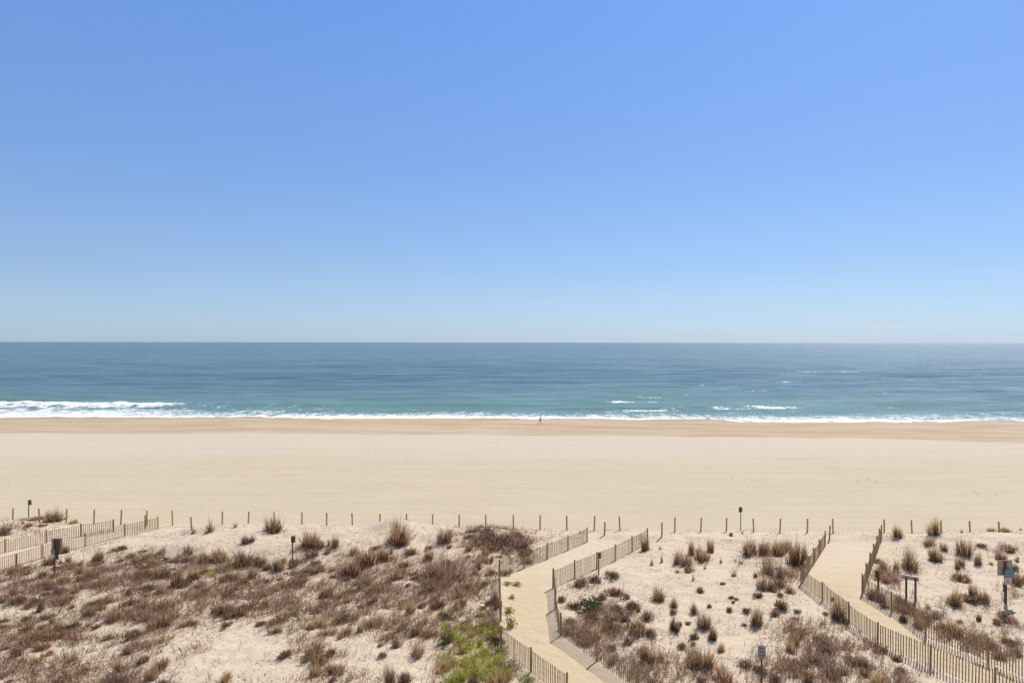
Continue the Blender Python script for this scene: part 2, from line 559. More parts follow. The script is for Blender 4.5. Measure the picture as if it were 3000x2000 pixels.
# ------------------------------------------------------------------ sea
def build_sea():
    ys = [148.0]
    while ys[-1] < 90000:
        y = ys[-1]
        ys.append(y + (.38 if y < 215 else max(.42, (y - 195) * .021)))
    ys = np.array(ys)
    u = np.linspace(-1, 1, 950)
    U, Y = np.meshgrid(u, ys)
    X = U * (Y * 1.05 + 40)
    x, y = X.ravel(), Y.ravel()
    z = np.zeros_like(x)
    rs = np.random.default_rng(5)
    for i in range(46):
        lam = 3.2 * (14 ** (i / 45.0))
        ang = math.radians(-90 + 6 + rs.normal(0, 11 if lam > 14 else 20))
        k = 2 * math.pi / lam
        ph = rs.uniform(0, 6.28)
        amp = (.0032 if lam < 9 else .0076) * lam ** .9 * rs.uniform(.6, 1.3)
        res = np.maximum((y - 195) * .021, .42)
        fade = 1 - sstep(.18, .45, res / lam)
        mod = .55 + .45 * pnoise(x / (lam * 5) + i * 3.7, y / (lam * 3) - i)
        t = k * (x * math.cos(ang) + y * math.sin(ang)) + ph
        z += amp * fade * mod * (np.sin(t) + .25 * np.sin(2 * t + 1.2))
    yw = np.interp(x, WX, WY) + 3.2 * fbm(x / 24, x * 0, 3, 33.0)
    sh = sstep(0, 38, y - yw)
    z *= .25 + .75 * sh
    # one breaking ridge on the left and a few lower swells near the shore
    def ridge(x0, x1, y0, slope, hgt, wid, wob=1.0):
        yc = y0 + slope * (x - x0) + wob * fbm(x / 17, x * 0, 2, y0)
        e = sstep(x0 - 12, x0 + 6, x) * (1 - sstep(x1 - 30, x1, x))
        s = (y - yc)
        return hgt * e * np.exp(-np.where(s > 0, (s / (wid * 2.0)) ** 2, (s / wid) ** 2)), yc, e
    r1, yc1, e1 = ridge(-260, -40, 186, .055, 1.05, 2.4, 2.2)
    r1 = r1 * (.8 + .5 * fbm(x / 5, x * 0, 3, 71))
    r2, yc2, e2 = ridge(-75, 60, 190, .05, .5, 2.2)
    r3, yc3, e3 = ridge(-30, 40, 205, .07, .45, 2.6)
    r4, yc4, e4 = ridge(10, 70, 183, .05, .5, 1.6)
    r5, yc5, e5 = ridge(-120, 10, 212, .06, .5, 3)
    z += r1 + r2 + r3 + r4 + r5
    for i in range(36):
        x0 = rs.uniform(-230, 190); y0 = 196 + 190 * rs.uniform(0, 1) ** 1.6
        z += ridge(x0, x0 + rs.uniform(50, 130), y0, rs.uniform(.02, .10), rs.uniform(.38, .68) * (1 if x0 < -90 else .38), rs.uniform(2.6, 4.2), 1.8)[0]
    # foam amount
    edge = y - yw + .9 * fbm(x / 6, x * 0, 3, 1.3) + .35 * fbm(x / 1.3, x * 0, 2, 5.3)
    width = np.interp(x, [-150, -100, -70, -20, 10, 60, 120], [27, 25, 19, 17, 15, 14, 16]) * (1 + .55 * fbm(x / 13, x * 0, 3, 2.7))
    foam = (.50 + .12 * (1 - sstep(-105, -80, x))) * (1 - sstep(width * .7, width * 1.15, edge)) + .10 * (1 - sstep(width * .15, width * .7, edge)) + .22 * (1 - sstep(0, 2.0, edge))
    foam = np.maximum(foam, .36 * (1 - sstep(width, width * 2.3, edge)))
    brk = (.62 + .5 * sstep(-.35, .25, fbm(x / 4, y / 2.5, 3, 44))) * (1 - sstep(-100, -88, x + 2 * fbm(y / 3, x / 6, 2, 6))) * np.exp(-np.where(y > yc1, ((y - yc1) / 2.0) ** 2, ((y - yc1) / 13.0) ** 2))
    foam = np.maximum(foam, brk * .74 + .4 * (1 - sstep(-100, -88, x)) * np.exp(-((y - yc1) / 1.6) ** 2))
    for (px, py, wx, wy, st) in [(1815, 1178, 6, 1.6, .85), (1900, 1177, 5, 1.4, .62), (1890, 1202, 11, 1.6, .85), (1820, 1208, 7, 1.5, .7), (2380, 1087, 18, 5, .70), (2460, 1092, 26, 5, .72), (2540, 1097, 14, 5, .62), (2310, 1085, 8, 5, .6), (1715, 1133, 4, 1.6, .55), (960, 1180, 4, 1.2, .5),
                                 (1930, 1113, 10, 3.0, .52)]:
        d = ray(px, py); t = -CAMZ / d.z
        foam = np.maximum(foam, st * np.exp(-((x - d.x * t) / wx) ** 2 - ((y - d.y * t - .02 * (x - d.x * t)) / wy) ** 2))
    shallow = np.clip(1 - sstep(-10, 190, y - yw + 45 * fbm(x / 60, y / 30, 3, 8.8) - 30 * sstep(-60, 40, x) * (1 - sstep(60, 110, x))), 0, 1)
    z = np.where(y > yw + 1.5, np.maximum(z, .20 - .034 * (y - yw)), z)
    z += .32 * (1 - sstep(-2, 14, y - yw)) + .10 * np.clip(foam, 0, 1) * fbm(x / 1.5, y / 1.2, 2, 3.3) * (y < 260)
    nx, ny = len(u), len(ys)
    idx = np.arange(nx * ny).reshape(ny, nx)
    Q = np.stack([idx[:-1, :-1], idx[:-1, 1:], idx[1:, 1:], idx[1:, :-1]], -1).reshape(-1, 4)
    me = mesh_np('sea', np.stack([x, y, z], 1), Q.ravel(), np.arange(0, len(Q) * 4, 4), M_SEA, True)
    fattr(me, 'foam', foam); fattr(me, 'shallow', shallow)
    tag(link('sea', me), 'blue-green ocean with small waves and a white surf line', 'sea', None, 'structure')


build_sea()


# ------------------------------------------------------------------ fences
def fence(pts, label, hgt=1.1, rows=4, seed=0, post_r=.05, lath=.042):
    rnd = random.Random(seed)
    P = [Vector((x, y, gz(x, y))) for x, y in pts]
    root = empty('slat_fence', P[0])
    tag(root, label, 'fence', 'slat fences along the sand paths')
    O = P[0]
    for p in P:
        mb = MB(); q = p - O; h = hgt + .06 + rnd.uniform(-.03, .05); l = (rnd.uniform(-.02, .02), rnd.uniform(-.02, .02))
        mb.tube([q + Vector((0, 0, -.3)), q + Vector((0, 0, .0)), q + Vector((l[0], l[1], h - .015)), q + Vector((l[0], l[1], h))],
                [post_r, post_r * 1.03, post_r, post_r * .8], 8)
        mb.build('post', M_POST, root)
    for a, b in zip(P[:-1], P[1:]):
        mb = MB(); wb = MB()
        L = math.hypot(b.x - a.x, b.y - a.y); rz = math.atan2(b.y - a.y, b.x - a.x)
        n = max(2, int(round(L / .133)))
        sag = rnd.uniform(.01, .07)
        nrm = Vector((-math.sin(rz), math.cos(rz), 0)) * .062
        if nrm.y > 0: nrm = -nrm
        lean0 = rnd.uniform(-.03, .03)
        rail = []
        for i in range(n):
            t = (i + .5) / n
            x = a.x + (b.x - a.x) * t; y = a.y + (b.y - a.y) * t
            g = gz(x, y); s = 4 * t * (1 - t)
            zt = (a.z + (b.z - a.z) * t) * .6 + g * .4 + hgt - sag * s + rnd.uniform(-.015, .015)
            zb = g + rnd.uniform(.0, .05)
            w = lath * rnd.uniform(.88, 1.1)
            off = nrm * (1 + .25 * rnd.uniform(-1, 1) * s)
            c = Vector((x, y, (zt + zb) / 2)) + off - O
            ln = lean0 + rnd.uniform(-.018, .018)
            mb.box(c, (w, .011, zt - zb), rz + rnd.uniform(-.12, .12), 0, (ln * math.cos(rz), ln * math.sin(rz)))
            rail.append((Vector((x, y, 0)) + off - O, zb - O.z, zt - O.z))
        p = mb.build('slat_panel', M_SLAT, root)
        for k in range(rows):
            f = .1 + .8 * k / (rows - 1)
            wb.tube([(v.x, v.y, z0 + (z1 - z0) * f) for v, z0, z1 in rail[::2] + [rail[-1]]], [.0035] * (len(rail[::2]) + 1), 4)
        wb.build('wire', M_WIRE, p)
    return root


fence(F_P1L, 'weathered slat fence along the left side of the curved middle path', 1.10, seed=1)
fence(F_P1R, 'slat fence along the right side of the curved middle path, casting striped shadows', 1.12, seed=2, lath=.038)
fence(F_P2L, 'tan slat fence on the left side of the right-hand path', 1.06, seed=3, lath=.050)
fence(F_P2R, 'slat fence on the right side of the right-hand path, below the two-post board', 1.10, seed=4, lath=.050)
fence(F_P3N, 'nearer of the two slat fences at the left edge, behind the big taupe sign', .98, seed=5)
fence(F_P3F, 'farther of the two slat fences at the left edge, closer to the beach posts', .95, seed=6)

# ------------------------------------------------------------------ beach-edge stakes
ORD = ['', 'first', 'second', 'third', 'fourth', 'fifth', 'sixth', 'seventh', 'eighth', 'ninth', 'tenth', 'eleventh', 'twelfth', 'thirteenth', 'fourteenth', 'fifteenth', 'sixteenth', 'seventeenth',
       'eighteenth', 'nineteenth', 'twentieth', 'twenty-first', 'twenty-second', 'twenty-third', 'twenty-fourth', 'twenty-fifth']
ROW_A = [(37, 1488), (115, 1488), (194, 1490), (275, 1491), (354, 1492), (430, 1494), (506, 1494), (651, 1498), (727, 1498), (803, 1499), (884, 1499), (957, 1501), (1033, 1502), (1111, 1504), (1191, 1504),
         (1267, 1505), (1345, 1506), (1423, 1507), (1504, 1507), (1582, 1508), (1661, 1509), (1741, 1510), (1816, 1511)]
ROW_B = [(1977, 1514), (2053, 1515), (2128, 1516), (2208, 1517), (2285, 1518), (2365, 1518), (2441, 1518)]
ROW_C = [(2591, 1520), (2672, 1523), (2758, 1524), (2842, 1525), (2927, 1527)]
RET = [((427, 1508), (427, 1547), 'short tan post standing just before the sixth post of the beach-edge row'),
       ((561, 1513), (561, 1552), 'low tan post set nearer than the beach row, right of the left fences'),
       ((1771, 1528), (1771, 1567), 'low tan post left of the curved path mouth, nearer than the beach row'),
       ((1939, 1530), (1939, 1572), 'low tan post right of the curved path mouth, nearer than the beach row'),
       ((2430, 1538), (2430, 1580), 'tan post at the left mouth of the right-hand path, between fence end and beach row'),
       ((2582, 1537), (2582, 1578), 'thin reddish post at the right mouth of the right-hand path, beside the fence end')]


def stake_mesh(seed, h):
    rnd = random.Random(seed); mb = MB()
    l = (rnd.gauss(0, .04), rnd.gauss(0, .04)); r = rnd.uniform(.058, .066)
    mb.tube([(0, 0, -.6), (0, 0, 0), (l[0], l[1], h - .02), (l[0], l[1], h)], [r, r * 1.03, r, r * .75], 8)
    mb.tube([(l[0] * .75 - .005, l[1] * .75, h * .78), (l[0] * .75 - .005, l[1] * .75, h * .80)], [r * 1.12, r * 1.12], 8)
    me_o = mb.build('marker_post', M_STAKE, None)
    return me_o


STAKES = []
for row, where in ((ROW_A, 'left of the curved path'), (ROW_B, 'between the two right paths'), (ROW_C, 'right of the right-hand path')):
    for i, (px, py) in enumerate(row):
        d = ray(px, py); t = (3.60 - CAMZ) / d.z
        x, y = d.x * t, d.y * t; z = gz(x, y)
        o = stake_mesh(100 + len(STAKES), 3.60 - z)
        o.location = (x, y, z)
        tag(o, 'tan wooden post in the beach-edge row %s, %s from the left' % (where, ORD[i + 1]), 'post', 'posts along the beach edge')
        STAKES.append(o)
for (tx, ty), (bx, by), lab in RET:
    p = at(bx, by)
    o = stake_mesh(100 + len(STAKES), (by - ty) * p.y / FPX)
    o.location = p
    tag(o, lab, 'post', 'posts along the beach edge'); STAKES.append(o)


# ------------------------------------------------------------------ signs
def panel_outline(w, h, r=.03, top_round=False):
    pts = []
    for cx, cz, a0 in ((w / 2 - r, -h / 2 + r, -90), (w / 2 - r, h / 2 - r, 0), (-w / 2 + r, h / 2 - r, 90), (-w / 2 + r, -h / 2 + r, 180)):
        for k in range(4):
            a = math.radians(a0 + 30 * k); pts.append((cx + r * math.cos(a), cz + r * math.sin(a)))
    return pts


def lettering(root_panel, rows, w, h, rz, cy=-.012):
    """rows of small dark bars, broken like the unreadable lines of words on the sign"""
    mb = MB(); rnd = random.Random(len(rows) * 7 + int(w * 100))
    for f, length, th in rows:
        x = -w * length / 2; z = h * f
        while x < w * length / 2:
            l = rnd.uniform(.018, .05)
            l = min(l, w * length / 2 - x)
            if l > .006:
                cx = x + l / 2
                mb.box((cx * math.cos(rz) - cy * math.sin(rz), cx * math.sin(rz) + cy * math.cos(rz), z), (l, .004, th), rz)
            x += l + rnd.uniform(.008, .016)
    return mb.build('lettering', M_INK, root_panel)


def simple_sign(base, top, half, ptop, pbot, label, panel_mat=M_DARKBOARD, rz=0.0, front=False, text=None, post_r=.042, xoff=0.0, wood=M_DARKPOST):
    """base/top pixel of the post, panel given by half-width px and its top/bottom pixel rows"""
    p = at(*base); s = p.y / FPX
    H = (base[1] - top) * s
    root = empty('sign', p); tag(root, label, 'sign')
    mb = MB(); mb.tube([(0, 0, -.4), (0, 0, H * .5), (0, 0, H)], [post_r * 1.05, post_r, post_r * .95], 8); mb.build('post', wood, root)
    w = half * 2 * s; zt = (base[1] - ptop) * s; zb = (base[1] - pbot) * s
    yo = (-post_r - .012) if front else (post_r + .012)
    pm = MB(); pm.prism(panel_outline(w, zt - zb), .016, (0, 0, 0), rz)
    pan = pm.build('sign_panel', panel_mat, root, (xoff * s - math.sin(rz) * yo, yo * math.cos(rz), (zt + zb) / 2))
    bt = MB()
    for dz in (-.3, .3):
        bt.tube([(0, -.014, dz * (zt - zb)), (0, .014, dz * (zt - zb))], [.011, .011], 6)
    bt.build('bolt', M_WIRE, pan)
    if text: lettering(pan, text, w, zt - zb, rz)
    return root


simple_sign((84, 1516), 1464, 5.2, 1464, 1479, 'small dark sign on a thin post beside the leftmost beach-row posts', xoff=2, post_r=.04)
simple_sign((857, 1643), 1571, 6.5, 1570, 1589, 'small grey-brown sign standing alone among the brown brush on the left dune', xoff=1)
simple_sign((2170, 1553), 1486, 5.3, 1485, 1500, 'small brown sign on a tall thin post in the beach row between the two paths', post_r=.036)
simple_sign((1754, 1683), 1618, 4.8, 1618, 1636, 'small dark sign seen from behind against the right fence of the curved path', xoff=3, rz=.2)
simple_sign((2231, 2014), 1888, 11, 1888, 1926, 'grey notice with rows of dark lettering on a dark post in the foreground', M_GREY, -.22, True, [(.27, .75, .05), (.02, .8, .05), (-.24, .85, .05), (-.4, .5, .02)], .048)
simple_sign((2573, 1730), 1671, 5.0, 1671, 1692, 'small dark sign behind the slat fence, left of the two-post board', xoff=-3.5, rz=-.15, post_r=.06)

# bare dark post by the left fence
p = at(47, 1665); mb = MB(); h = 44 * p.y / FPX
mb.tube([(0, 0, -.4), (0, 0, 0), (.01, 0, h - .02), (.01, 0, h)], [.05, .052, .048, .036], 8)
tag(mb.build('wooden_post', M_DARKPOST, None, p), 'short dark bare post in front of the nearer left-edge fence', 'post')

# big taupe board, left
p = at(160, 1678); s = p.y / FPX
root = empty('sign', p); tag(root, 'large taupe board with a slate blue notice on a dark post by the left fences', 'sign')
mb = MB(); H = 101 * s; mb.box((0, 0, H / 2 - .2), (.085, .085, H + .4)); mb.build('post', M_DARKPOST, root)
mb = MB(); mb.box((.16, .0, 70 * s), (.16, .06, 60 * s)); mb.build('back_post', M_DARKPOST, root)
w, hh = 30 * s, 42 * s
mb = MB(); mb.prism(panel_outline(w, hh), .02, (0, 0, 0), .06); pan = mb.build('sign_panel', M_BOARD, root, (.1, .075, H - hh / 2))
mb = MB(); mb.prism(panel_outline(15 * s, 14 * s), .016, (0, 0, 0), -.3); q = mb.build('notice', M_SLATE, root, (-.06, -.07, (1678 - 1615) * s))
lettering(q, [(.2, .8, .04), (-.1, .8, .04)], 15 * s, 14 * s, -.3)
mb = MB(); mb.prism(panel_outline(14 * s, 5.5 * s), .016, (0, 0, 0), -.3); mb.build('white_plate', M_WHITE, root, (-.06, -.07, (1678 - 1626) * s))

# two-post white board
pa, pb = at(2655, 1759), at(2682, 1764); s = pa.y / FPX
root = empty('information_board', pa); tag(root, 'pale grey information board on two dark posts beside the right-hand path', 'sign')
ha, hb = 70 * s, 72 * s
for q, h in ((Vector((0, 0, 0)), ha), (pb - pa, hb)):
    mb = MB(); mb.box(q + Vector((0, 0, h / 2 - .2)), (.085, .085, h + .4)); mb.build('leg', M_DARKPOST, root)
rz = math.atan2((pb - pa).y, (pb - pa).x)
mid = (pb - pa) / 2
mb = MB(); mb.box((0, 0, 0), (.92, .03, .21), rz, math.radians(-8))
pan = mb.build('sign_panel', M_BOARDWHITE, root, (mid.x + .0, mid.y + .13, ha - .06))
mb = MB(); mb.box((0, 0, 0), (.96, .07, .025), rz, math.radians(8)); mb.build('top_ledge', M_LEDGE, root, (mid.x, mid.y + .14, ha + .06))

# big board with blue round-topped panel, right
p = at(2946, 1765); s = p.y / FPX
root = empty('sign', p); tag(root, 'tall sign with taupe board, blue plate and white plates at the right edge', 'sign')
H = 124 * s
mb = MB(); mb.box((0, 0, H / 2 - .2), (.115, .10, H + .4)); mb.build('post', M_DARKPOST, root)
mb = MB(); mb.box((-.085, .01, 45 * s), (.05, .09, 26 * s)); mb.build('side_block', M_DARKPOST, root)
mb = MB(); mb.prism(panel_outline(43 * s, 45 * s, .02), .022, (0, 0, 0), .0); mb.build('sign_panel', M_BOARD, root, (.02, .09, H - 22.5 * s))
w = 28 * s; hh = 18 * s
out = [(w / 2, -hh / 2), (w / 2, 0)] + [(w / 2 * math.cos(math.radians(a)), hh / 2 * math.sin(math.radians(a))) for a in range(15, 180, 15)] + [(-w / 2, 0), (-w / 2, -hh / 2)]
mb = MB(); mb.prism(out, .018, (0, 0, 0), -.05); mb.build('blue_plate', M_BLUE, root, (.16, -.09, (1765 - 1672.5) * s))
mb = MB(); mb.prism(panel_outline(27 * s, 7 * s, .015), .018, (0, 0, 0), -.05); q = mb.build('white_plate', M_GREY, root, (.16, -.09, (1765 - 1685.5) * s))
lettering(q, [(.0, .7, .025)], 27 * s, 7 * s, -.05)
mb = MB(); mb.prism(panel_outline(20 * s, 20 * s, .015), .018, (0, 0, 0), -.05); q = mb.build('white_plate', M_WHITE, root, (.08, -.09, (1765 - 1700) * s))
lettering(q, [(.18, .4, .05), (-.18, .7, .045)], 20 * s, 20 * s, -.05)


# ------------------------------------------------------------------ plants
def lin(c):
    return np.array(c)


STRAW = [(.54, .375, .195), (.46, .295, .145), (.60, .45, .265)]
RUST = [(.335, .172, .092), (.265, .130, .070), (.39, .230, .130)]
MAUVE = [(.38, .232, .168), (.30, .178, .128), (.44, .290, .215)]
DARK = [(.12, .074, .050), (.15, .097, .066), (.085, .06, .042)]
GREY = [(.44, .335, .255), (.36, .275, .205)]
GREENY = [(.46, .45, .042), (.33, .36, .033), (.57, .55, .07)]
OLIVE = [(.16, .165, .06), (.20, .19, .075)]
DEEP = [(.05, .075, .030), (.075, .10, .045), (.11, .13, .065)]


def pick(pals, weights, n, rs):
    allc = []; w = []
    for p, ww in zip(pals, weights):
        for c in p:
            allc.append(c); w.append(ww / len(p))
    w = np.array(w) / sum(w)
    c = np.array(allc)[rs.choice(len(allc), n, p=w)]
    return np.clip(c * rs.uniform(.8, 1.2, (n, 1)), 0, 1)


def blades(base, h, lean, wid, col, tip=1.15):
    """strips: base (n,3), h (n,), lean (n,2) horizontal offset of the tip, wid (n,), col (n,3)"""
    n = len(base)
    rs = np.random.default_rng(n)
    a = rs.uniform(0, np.pi, n); sx = np.cos(a) * wid / 2; sy = np.sin(a) * wid / 2
    V = np.zeros((n, 5, 3))
    V[:, 0] = base; V[:, 0, 0] -= sx; V[:, 0, 1] -= sy
    V[:, 1] = base; V[:, 1, 0] += sx; V[:, 1, 1] += sy
    mid = base.copy(); mid[:, 0] += lean[:, 0] * .38; mid[:, 1] += lean[:, 1] * .38; mid[:, 2] += h * .58
    V[:, 2] = mid; V[:, 2, 0] += sx * .8; V[:, 2, 1] += sy * .8
    V[:, 3] = mid; V[:, 3, 0] -= sx * .8; V[:, 3, 1] -= sy * .8
    V[:, 4] = base; V[:, 4, 0] += lean[:, 0]; V[:, 4, 1] += lean[:, 1]; V[:, 4, 2] += h
    C = np.ones((n, 5, 4)); C[:, :, :3] = col[:, None, :]
    C[:, 4, :3] *= tip
    o = np.arange(n)[:, None] * 5
    F = np.concatenate([o + np.array([[0, 1, 2, 3]]), o + np.array([[3, 2, 4]])], 1)
    ls = (np.arange(n)[:, None] * 7 + np.array([[0, 4]])).ravel()
    return V.reshape(-1, 3), F.ravel(), ls, C.reshape(-1, 4)


def leaves(pos, size, col, rs, up=.6):
    """small diamond leaves with random orientation"""
    n = len(pos)
    d = rs.normal(0, 1, (n, 3)); d[:, 2] = np.abs(d[:, 2]) * up; d /= np.linalg.norm(d, axis=1, keepdims=True)
    e = np.cross(d, rs.normal(0, 1, (n, 3))); e /= np.linalg.norm(e, axis=1, keepdims=True)
    s = size[:, None]
    V = np.stack([pos, pos + d * s * .5 + e * s * .28, pos + d * s, pos + d * s * .5 - e * s * .28], 1)
    C = np.ones((n, 4, 4)); C[:, :, :3] = col[:, None, :]
    F = np.arange(n * 4); ls = np.arange(0, n * 4, 4)
    return V.reshape(-1, 3), F, ls, C.reshape(-1, 4)


def merge(parts):
    V, F, L, C = [], [], [], []; vo = lo = 0
    for v, f, l, c in parts:
        V.append(v); F.append(f + vo); L.append(l + lo); C.append(c); vo += len(v); lo += len(f)
    return np.concatenate(V), np.concatenate(F), np.concatenate(L), np.concatenate(C)


def plant_mesh(name, parts, mat):
    V, F, L, C = merge(parts)
    me = mesh_np(name, V, F, L, mat)
    a = me.color_attributes.new('col', 'FLOAT_COLOR', 'POINT'); a.data.foreach_set('color', C.astype(np.float32).ravel())
    return me


def tuft_mesh(seed, pals, w, n=330, spread=.30, stalks=34):
    """upright bunch, about 1 high and 1 wide"""
    rs = np.random.default_rng(seed)
    # several bunches so that the outline is uneven
    k = 5; bc = rs.normal(0, spread * .55, (k, 2)); which = rs.integers(0, k, n)
    bx = bc[which] + rs.normal(0, spread * .32, (n, 2))
    base = np.zeros((n, 3)); base[:, :2] = bx; base[:, 2] = -.03
    bh = rs.uniform(.55, 1.0, k)
    h = bh[which] * rs.beta(3, 2, n) * 1.05 + .06
    lean = bx * rs.uniform(.3, 1.1, (n, 1)) + rs.normal(0, .13, (n, 2)) * h[:, None]
    p1 = blades(base, h, lean, rs.uniform(.016, .034, n), pick(pals, w, n, rs), 1.2)
    m = n // 2     # short skirt round the foot
    b2 = np.zeros((m, 3)); b2[:, :2] = rs.normal(0, spread * .75, (m, 2)); b2[:, 2] = -.02
    p2 = blades(b2, rs.uniform(.06, .34, m), b2[:, :2] * .5 + rs.normal(0, .1, (m, 2)), rs.uniform(.02, .04, m), pick([DARK, RUST, MAUVE], [.4, .4, .3], m, rs), 1.0)
    b3 = np.zeros((stalks, 3)); b3[:, :2] = bc[rs.integers(0, k, stalks)] * .9
    p3 = blades(b3, rs.uniform(.8, 1.25, stalks), b3[:, :2] * .6 + rs.normal(0, .12, (stalks, 2)), rs.uniform(.010, .016, stalks), pick([STRAW, GREY], [.7, .3], stalks, rs))
    return plant_mesh('grass_tuft', [p1, p2, p3], M_PLANT)


def shrub_mesh(seed, pals, w, n=420):
    """low lumpy dome of twigs, about 1 wide and .55 high"""
    rs = np.random.default_rng(seed)
    k = 6; lc = np.concatenate([rs.normal(0, .2, (k, 2)), np.zeros((k, 1))], 1); lr = rs.uniform(.16, .33, k)
    which = rs.integers(0, k, n)
    d = rs.normal(0, 1, (n, 3)); d[:, 2] = np.abs(d[:, 2]); d /= np.linalg.norm(d, axis=1, keepdims=True)
    rad = lr[which] * rs.uniform(.3, .85, n)
    base = lc[which] + d * rad[:, None]
    base[:, 2] = base[:, 2] * 1.0 - .02
    L = rs.uniform(.10, .26, n)
    h = L * (d[:, 2] * .8 + .35)
    lean = d[:, :2] * L[:, None] + rs.normal(0, .05, (n, 2))
    p1 = blades(base, h, lean, rs.uniform(.018, .036, n), pick(pals, w, n, rs), 1.1)
    m = 60
    b2 = np.zeros((m, 3)); b2[:, :2] = rs.normal(0, .12, (m, 2)); b2[:, 2] = -.03
    p2 = blades(b2, rs.uniform(.2, .5, m), rs.normal(0, .22, (m, 2)), rs.uniform(.014, .024, m), pick([DARK], [1], m, rs), 1.0)
    return plant_mesh('dry_shrub', [p1, p2], M_PLANT)


def leafy_mesh(seed, pals, w, n=950, hgt=.6, size=.055, name='leafy_bush'):
    rs = np.random.default_rng(seed)
    k = 9; lc = np.concatenate([rs.normal(0, .22, (k, 2)), rs.uniform(.05, hgt * .5, (k, 1))], 1); lr = rs.uniform(.13, .26, k)
    which = rs.integers(0, k, n)
    d = rs.normal(0, 1, (n, 3)); d[:, 2] = d[:, 2] * .8 + .2; d /= np.linalg.norm(d, axis=1, keepdims=True)
    pos = lc[which] + d * (lr[which] * rs.uniform(.45, 1.05, n))[:, None]
    pos[:, 2] = np.abs(pos[:, 2])
    p1 = leaves(pos, rs.uniform(.6, 1.4, n) * size, pick(pals, w, n, rs), rs)
    m = 50
    b2 = np.zeros((m, 3)); b2[:, :2] = rs.normal(0, .1, (m, 2))
    p2 = blades(b2, rs.uniform(.2, hgt, m), rs.normal(0, .2, (m, 2)), rs.uniform(.012, .02, m), pick([DARK, OLIVE], [1, 1], m, rs))
    return plant_mesh(name, [p1, p2], M_GREEN)


PROTO = {
    'rust': [tuft_mesh(200 + i, [RUST, STRAW, MAUVE, DARK], [.42, .22, .12, .24]) for i in range(4)],
    'gold': [tuft_mesh(220 + i, [STRAW, RUST, OLIVE], [.6, .25, .1]) for i in range(3)],
    'mauve': [tuft_mesh(240 + i, [MAUVE, GREY, RUST], [.5, .25, .25], 260, .36) for i in range(3)],
    'thin': [tuft_mesh(260 + i, [STRAW, GREY, MAUVE], [.4, .3, .3], 70, .14, 14) for i in range(3)],
    'shrub': [shrub_mesh(300 + i, [MAUVE, RUST, DARK, GREY], [.45, .22, .2, .13]) for i in range(4)],
    'rshrub': [shrub_mesh(320 + i, [RUST, STRAW, DARK], [.55, .25, .2]) for i in range(3)],
    'dshrub': [shrub_mesh(340 + i, [DARK, MAUVE, OLIVE], [.5, .3, .2]) for i in range(2)],
    'green': [leafy_mesh(400 + i, [GREENY, OLIVE], [.75, .25]) for i in range(3)],
    'deep': [leafy_mesh(430, [DEEP, OLIVE], [.85, .15], 900, .62, .085)],
    'seedling': [leafy_mesh(450 + i, [GREENY, OLIVE, DEEP], [.55, .3, .1], 150, .35, .11, 'green_plant') for i in range(2)],
}
WORD = {'rust': ('grass tuft', 'rust-brown dry grass tuft', 'grass_tuft', 1.0, 1.0), 'gold': ('grass tuft', 'golden dry grass tuft', 'grass_tuft', 1.0, 1.0),
        'mauve': ('grass tuft', 'mauve-brown dry grass clump', 'grass_tuft', 1.0, 1.0), 'thin': ('grass tuft', 'thin pale grass tuft', 'grass_tuft', 1.0, 1.0),
        'shrub': ('shrub', 'low mauve-brown dry shrub', 'dry_shrub', 1.0, .55), 'rshrub': ('shrub', 'low rust-coloured dry shrub', 'dry_shrub', 1.0, .55),
        'dshrub': ('shrub', 'low dark twiggy shrub', 'dry_shrub', 1.0, .55), 'green': ('bush', 'yellow-green leafy bush', 'leafy_bush', 1.0, .75),
        'deep': ('bush', 'round dark green bush', 'leafy_bush', 1.0, .75), 'seedling': ('plant', 'small green leafy plant', 'green_plant', 1.0, .55)}
PLANTS = []


def put(kind, p, wid, hgt, label=None, group=None):
    cat, desc, name, pw, ph = WORD[kind]
    me = random.choice(PROTO[kind])
    o = bpy.data.objects.new(name, me); COL.objects.link(o)
    o.location = p; o.rotation_euler = (random.uniform(-.06, .06), random.uniform(-.06, .06), random.uniform(0, 6.28))
    o.scale = (wid / pw, wid / pw, hgt / ph)
    o['category'] = cat
    if label: o['label'] = label
    if group: o['group'] = group
    PLANTS.append((o, kind, label, group))
    return o


